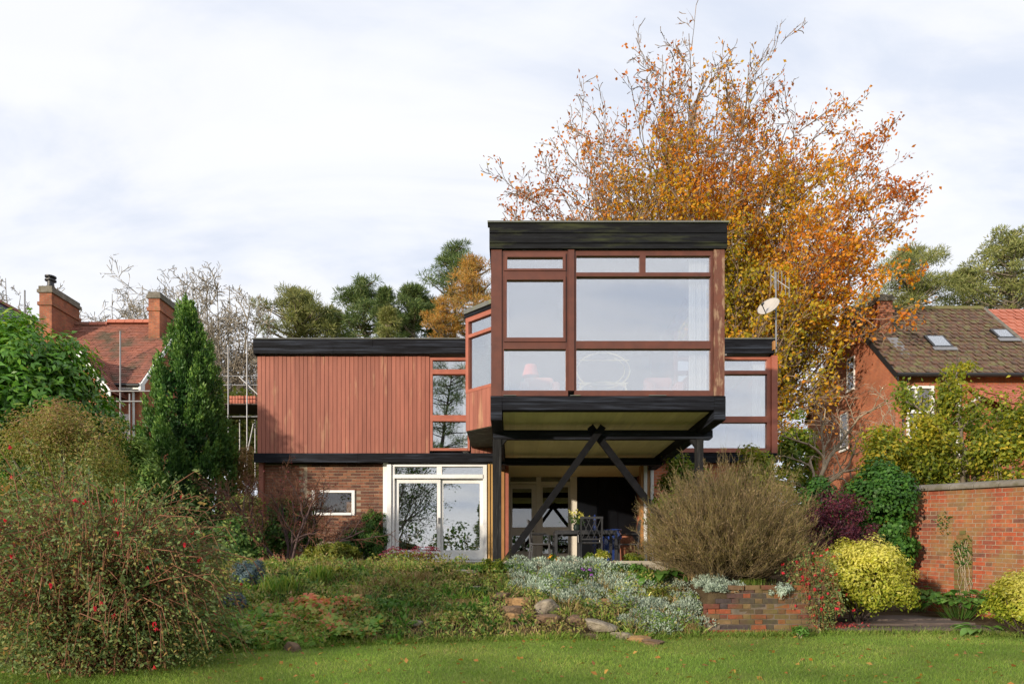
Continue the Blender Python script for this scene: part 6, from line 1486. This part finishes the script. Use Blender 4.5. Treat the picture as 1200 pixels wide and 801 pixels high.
P = clear(scatter(64000, -6.5, 2.8, 8, 12.4, BM)); P[:, 2] += lumps(P, .27)*rng.uniform(.05, 1, len(P))
hue = np.clip(.33+.30*np.sin(P[:, 0]*1.7+.6)*np.sin(P[:, 1]*2.1)+rng.normal(0, .22, len(P)), 0, 1)
tag(leaves('bank_plants', P, .055, L['weeds'], None, N=np.tile([[0, -.5, .8]], (len(P), 1)), jit=.7, asp=.5, hue=hue, loc=(0, 9.5, -.9)), 'tangle of small mixed leaves covering the bank between lawn and terrace', kind='stuff')
# taller tufts of several sorts in the same tangle
Cn = clear(scatter(420, -5.5, 2.7, 8.3, 12.0, BM), 1.0); Cn = Cn[~pxmask(Cn[:, 0], Cn[:, 1], Cn[:, 2], spoly) | (rng.uniform(0, 1, len(Cn)) < .2)]; kind_ = rng.integers(0, 4, len(Cn))
for kk, (mat_, sz, asp_, hgt, nm, lab) in enumerate([('green', .07, .5, .20, 'leafy_weeds', 'dark green leafy weeds dotted over the bank'), ('yellowgreen', .06, .4, .22, 'yellow_weeds', 'yellow-green weedy shoots dotted over the bank'),
                                        ('blade', .16, .09, .12, 'grass_tufts', 'green grass tufts dotted over the bank'), ('hosta', .085, .65, .14, 'broad_weeds', 'fresh green broad-leaved weeds dotted over the bank')]):
    c_ = Cn[kind_ == kk]; nn = 38; Q = np.repeat(c_, nn, 0); o_ = rng.normal(0, 1, Q.shape)*np.array([.10, .09, 0]); o_[:, 2] = rng.uniform(.02, 1, len(Q))*hgt*np.exp(-(o_[:, 0]**2+o_[:, 1]**2)/.03)
    tag(leaves(nm, Q+o_, sz, L[mat_], None, D=nrm(o_*np.array([1, 1, 0])+1e-6)*.7+np.array([0, -.1, .8]), jit=.5, asp=asp_, bend=.25, loc=(0, 9.6, -.9)), lab, kind='stuff')
P = scatter(15000, -6.5, 2.8, 8, 12.4, lambda x, y: ~((x > -.8) & (y > 11.7)))
P = clear(P)
tag(leaves('bank_grass', P, .19, L['drygrass'], None, D=np.tile([[0, 0, 1.]], (len(P), 1)), jit=.35, asp=.045, bend=.3, loc=(0, 9.6, -.9)), 'dry grass stems growing through the bank plants', kind='stuff')
P = scatter(14000, -7.5, -.5, 12.3, 16.9); P[:, 2] += lumps(P, .08)*rng.uniform(0, 1, len(P))
tag(leaves('turf', P, .075, L['blade'], None, D=np.tile([[0, -.2, 1.]], (len(P), 1)), jit=.7, asp=.2, loc=(-3, 13, .1)), 'rough grass and low weeds in front of the sliding door', kind='stuff')
P = scatter(16000, -4.6, -1.8, 8.2, 10.6); P = P[(P[:, 0] > -4.2) & (P[:, 1] < edge(P[:, 0])+1.1)]
P[:, 2] += .05+lumps(P, .14, 1.6)
n = len(P); P = P[rng.permutation(n)[:4200]]
hue = np.clip(.35+.5*np.exp(-((P[:, 0]+2.7)**2+(P[:, 1]-9.8)**2)*1.2)+rng.normal(0, .24, len(P)), 0, 1)
tag(leaves('strawberry_cover', P, .095, L['cover'], None, N=np.tile([[0, -.45, .9]], (len(P), 1)), jit=.35, asp=.8, hue=hue, loc=(-3, 9.3, -.9)), 'carpet of strawberry-like leaves turning yellow and red at the lawn edge', kind='stuff')
# silver foliage: cushions spilling down the bank
P = scatter(70000, -.4, 3.3, 9.6, 11.72); P = P[pxmask(P[:, 0], P[:, 1], P[:, 2], spoly)]
P = clear(P, 1.0); cs = P[rng.permutation(len(P))[:150]]; cr_ = rng.uniform(.10, .22, len(cs)); cs[:, 2] += np.clip(cs[:, 1]-11.2, 0, .5)*.25
n = 42000; i = rng.integers(0, len(cs), n); o = nrm(rng.normal(0, 1, (n, 3))); o[:, 2] = np.abs(o[:, 2])
Q = cs[i] + o*cr_[i][:, None]*rng.uniform(.7, 1.05, (n, 1))*np.array([1, 1, .85])
tag(leaves('silver_foliage', Q, .042, L['silver'], None, D=o+np.array([0, 0, .4]), jit=.4, asp=.38, loc=(1, 10.6, -.4)), 'silver-grey cushion foliage spilling down the rockery', kind='stuff')
# small flowering plants at the terrace edge
def tuft(name, label, px, d, pyt, wpx, mat, fmat, nf, n=500, size=.05, fs=.035, cat='flower', base=None):
    r_, c, rad = shrub(name, label, cat, px, d, pyt, wpx, L[mat], n, size, 12, .3, .9, .4, M['bark_pale'], 6, base=base)
    u = nrm(rng.normal(0, 1, (nf, 3))); u[:, 2] = np.abs(u[:, 2])
    P = np.repeat(c+u*rad*1.08, 6, 0)+rng.normal(0, .006, (nf*6, 3))
    if nf: leaves('flowers', P, fs, L[fmat], r_, N=np.repeat(u+np.array([0, -.4, .3]), 6, 0), jit=.3, asp=.6)
tuft('marigold_plant', 'orange marigolds at the front edge of the terrace near the black post', 630, 11.9, 652, 24, 'green', 'orange', 9)
tuft('marigold_plant', 'orange and yellow marigolds in front of the left garden chair', 648, 11.85, 648, 26, 'green', 'orange', 14)
tuft('potted_plant', 'yellow-green variegated plant under the garden table', 706, 13.6, 644, 26, 'choisya', 'yellowfl', 8, 800, .06, base=FZ)
tuft('potted_plant', 'green leafy plant to the right of the table leg', 742, 13.0, 648, 36, 'climber', 'orange', 0, 700, .07, base=FZ)
tuft('potted_plant', 'green grassy plant between the chair legs on the terrace', 690, 12.6, 648, 16, 'blade', 'orange', 0, 400, .07, base=FZ)
tuft('geranium_plant', 'small plant with violet flowers in the silver foliage', 686, 11.3, 664, 40, 'green', 'violet', 9, 700, .05)
tuft('herb_plant', 'low bright green herb at the right end of the terrace edge', 748, 11.5, 659, 36, 'hosta', 'orange', 0, 700, .05)
tuft('lavender_plant', 'dark green spiky herb at the terrace edge', 728, 11.5, 659, 36, 'green', 'violet', 0, 900, .06)
tuft('euphorbia_plant', 'bright yellow-green plant among the silver foliage', 770, 10.6, 686, 34, 'yellowgreen', 'yellowfl', 3, 700, .05)
tuft('weed_plant', 'green weeds in front of the terrace corner left of the black post', 556, 11.6, 660, 40, 'hosta', 'orange', 0, 700, .06)
tuft('weed_plant', 'leafy weeds along the terrace edge below the black brace', 604, 11.55, 657, 40, 'green', 'orange', 0, 900, .06)
tuft('fern_plant', 'bright green weeds at the foot of the black post', 578, 11.55, 654, 44, 'climber', 'orange', 0, 1100, .06)
tuft('weed_plant', 'broad-leaved weed at the foot of the low brick wall', 938, 9.6, 733, 30, 'hosta', 'orange', 0, 130, .07)
tuft('stonecrop_plant', 'silver-leaved stonecrop trailing over the top of the low brick wall', 915, 9.82, 682, 38, 'silver', 'orange', 0, 900, .04, base=-.34)
vsx = tx-.15
P = np.stack([rng.normal(0, .09, 260)+vsx, rng.normal(0, .08, 260)+15.45, rng.uniform(0, .22, 260)+FZ+.88], 1)
leaves('foliage', P, .05, L['green'], vs, jit=1)
P = np.repeat(np.stack([rng.normal(0, .11, 16)+vsx, rng.normal(0, .09, 16)+15.42, rng.uniform(.08, .28, 16)+FZ+.92], 1), 7, 0)+rng.normal(0, .012, (112, 3))
leaves('flowers', P, .045, L['yellowfl'], vs, jit=1, asp=.8)

# ---- lawn
n = 138000; y = rng.uniform(6.2, 10.1, n); x = rng.uniform(-.80, .80, n)*y; ok = y < edge(x)+.08*rng.normal(0, 1, n)
x, y = x[ok], y[ok]; P = np.column_stack([x, y, lawn_z(y)])
hue = np.clip(.40+.20*np.sin(x*2.3+.4*y)*np.sin(y*3.1)+.16*np.sin(x*.9+2)*np.sin(y*1.7+x*.6)+rng.normal(0, .22, len(x)), 0, 1)
tag(leaves('grass', P, .044, L['lawn'], None, D=np.tile([[0, 0, 1.]], (len(P), 1)), jit=.55, asp=.11, bend=.25, hue=hue, loc=(0, 8, -1)), 'short lawn grass in front of the bank', kind='stuff')
e_x = rng.uniform(-4.5, 7.2, 9000); P = np.column_stack([e_x, edge(e_x)+rng.normal(0, .07, 9000), 0*e_x]); P[:, 2] = lawn_z(P[:, 1])
tag(leaves('edge_grass', P, .10, L['lawn'], None, D=np.tile([[0, -.15, 1.]], (len(P), 1)), jit=.45, asp=.07, bend=.4, loc=(0, 9.5, -.9)), 'longer uncut grass along the lawn edge', kind='stuff')
P = np.stack([rng.uniform(-5, 7, 700), rng.uniform(6.6, 9.6, 700)], 1); P = P[P[:, 1] < edge(P[:, 0])]; P = np.column_stack([P, lawn_z(P[:, 1])+.03])
tag(leaves('fallen_leaves', P[:330], .065, L['litter'], None, N=np.tile([[0, 0, 1.]], (len(P[:330]), 1)), jit=.4, asp=.65, loc=(0, 8, -1)), 'a few fallen brown leaves on the lawn', kind='stuff')
P = np.stack([4.55+np.abs(rng.normal(0, .35, 420)), rng.normal(10.25, .16, 420)], 1); P = np.column_stack([P, -.79+.05*(P[:, 1]-10)+rng.uniform(0, .03, 420)])
tag(leaves('fallen_petals', P, .04, L['petal'], None, N=np.tile([[0, 0, 1.]], (420, 1)), jit=.4, asp=.6, loc=(5, 10.2, -.79)), 'fallen pink petals on the flagstones under the small fuchsia', kind='stuff')

# ---- hedges far behind
shrub('hedge', 'yellowing hedge beyond the scaffold left of the house', 'hedge', 265, 30, 432, 120, L['yellowgreen'], 5000, .22, 50, .6, .4, .3, M['bark'], 8)
shrub('hedge', 'tall shrubs between the timber house and the red gable', 'hedge', 935, 25, 470, 70, L['climber'], 4500, .16, 40, .6, .6, .3, M['bark'], 8)

# ---- across the lawn, opposite the house: what the windows reflect and what shades the lawn in low sun
hx = np.linspace(-27, -4.2, 60); 
hg = thing('garden_hedge', 'long tall hedge along the far side of the lawn', 'hedge', (-15, -6, ground(-15, -6)))
cs = []
for q in hx:
    top = np.interp(q, [-27, -13, -9, -4], [2.2, 1.5, 0.9, 0.6])
    for _ in range(10): cs.append((q+rng.normal(0, .25), -6+rng.normal(0, .4), rng.uniform(-1.9, top-.3)))
cs = np.array(cs); n = 26000; i = rng.integers(0, len(cs), n); o = nrm(rng.normal(0, 1, (n, 3)))
leaves('foliage', cs[i]+o*rng.uniform(.2, .6, (n, 1)), .22, L['green'], hg, N=o, jit=.5, asp=.6)
ox, oy = -14.0, -45; oz = ground(ox, oy)
tall = thing('oak_tree', 'tall loose-crowned tree across the lawn opposite the house', 'tree', (ox, oy, oz))
Pk = dict(n=[5, 4, 3], taper=[.35, .4, .5], wob=[.14, .18, .2], up=[.03, .03, .02], ch=[6, 4], st=[.12, .15], ang=[42, 42], rat=[.48, .5], rr=[.55, .6], rmin=.012)
N_ = fan_tree(tall, M['bark_dark'], ox, oy, oz, 6.5, [-95, -60, -30, 0, 30, 60, 95], [4, 6, 11, 15, 12, 7.5, 4], 20, .10, Pk, 4.0, 77, ysp=4, trunk=.5)
nl = N_[N_[:, 6] >= 2]; i = rng.integers(0, len(nl), 6500); leaves('crown', nl[i, :3]+rng.normal(0, .2, (6500, 3)), .26, L['green'], tall, jit=1, asp=.6)
px_, py_ = -8.6, -45; zb = ground(px_, py_)
tp = thing('pine_tree', 'tall high-crowned pine across the lawn opposite the upper left window', 'tree', (px_, py_, zb))
segs_obj('trunk', np.array([[px_, py_, zb-.2, px_+.2, py_, 13, .3, .25], [px_+.2, py_, 13, px_+1.6, py_, 23, .25, .05]]), M['bark_dark'], tp, 6)
cs = np.stack([px_+1.2+rng.normal(0, 2.0, 60), py_+rng.normal(0, 1.5, 60), rng.uniform(13.2, 24, 60)], 1); n = 9000; i = rng.integers(0, 60, n); o = nrm(rng.normal(0, 1, (n, 3)))*rng.uniform(.1, 1, (n, 1))
leaves('crown', cs[i]+o*np.array([1.0, 1.0, .55]), .42, L['pine'], tp, D=o+np.array([0, 0, .3]), jit=.5, asp=.14)
segs_obj('branches', np.concatenate([np.stack([px_+.2+(cs[:, 2]-13)*.13, 0*cs[:, 0]+py_, cs[:, 2]-.6], 1), cs, np.full((60, 1), .07), np.full((60, 1), .03)], 1), M['bark_dark'], tp, 4)
sx_, sy_ = -3.2, -45; zb = ground(sx_, sy_)
sp = thing('spruce_tree', 'narrow spruce across the lawn opposite the sliding door', 'tree', (sx_, sy_, zb))
H = 10.2-zb; n = 7000; t = rng.uniform(.05, 1, n); a_ = rng.uniform(0, 6.28, n); r_ = (1-t)*2.6*np.sqrt(rng.uniform(.1, 1, n))*(1+.3*np.sin(t*40))
leaves('crown', np.stack([sx_+r_*np.cos(a_), sy_+r_*np.sin(a_), zb+H*t], 1), .36, L['pine'], sp, D=np.stack([np.cos(a_), np.sin(a_), -.25+0*a_], 1), jit=.4, asp=.3)
segs_obj('trunk', np.array([[sx_, sy_, zb-.2, sx_, sy_, zb+H, .2, .02]]), M['bark_dark'], sp, 6)
bl_ = thing('shrub_belt', 'belt of mixed shrubs along the far boundary opposite the house', 'hedge', (-6, -42, ground(-6, -42)))
nq = 160; cs = np.stack([rng.uniform(-34, 22, nq), rng.uniform(-44, -40, nq), rng.uniform(-4.5, 4.2, nq)+1.2*np.sin(np.arange(nq))], 1); n = 14000; i = rng.integers(0, nq, n); o = nrm(rng.normal(0, 1, (n, 3)))
leaves('foliage', cs[i]+o*rng.uniform(.5, 1.5, (n, 1)), .45, L['green'], bl_, N=o, jit=.6, asp=.6)
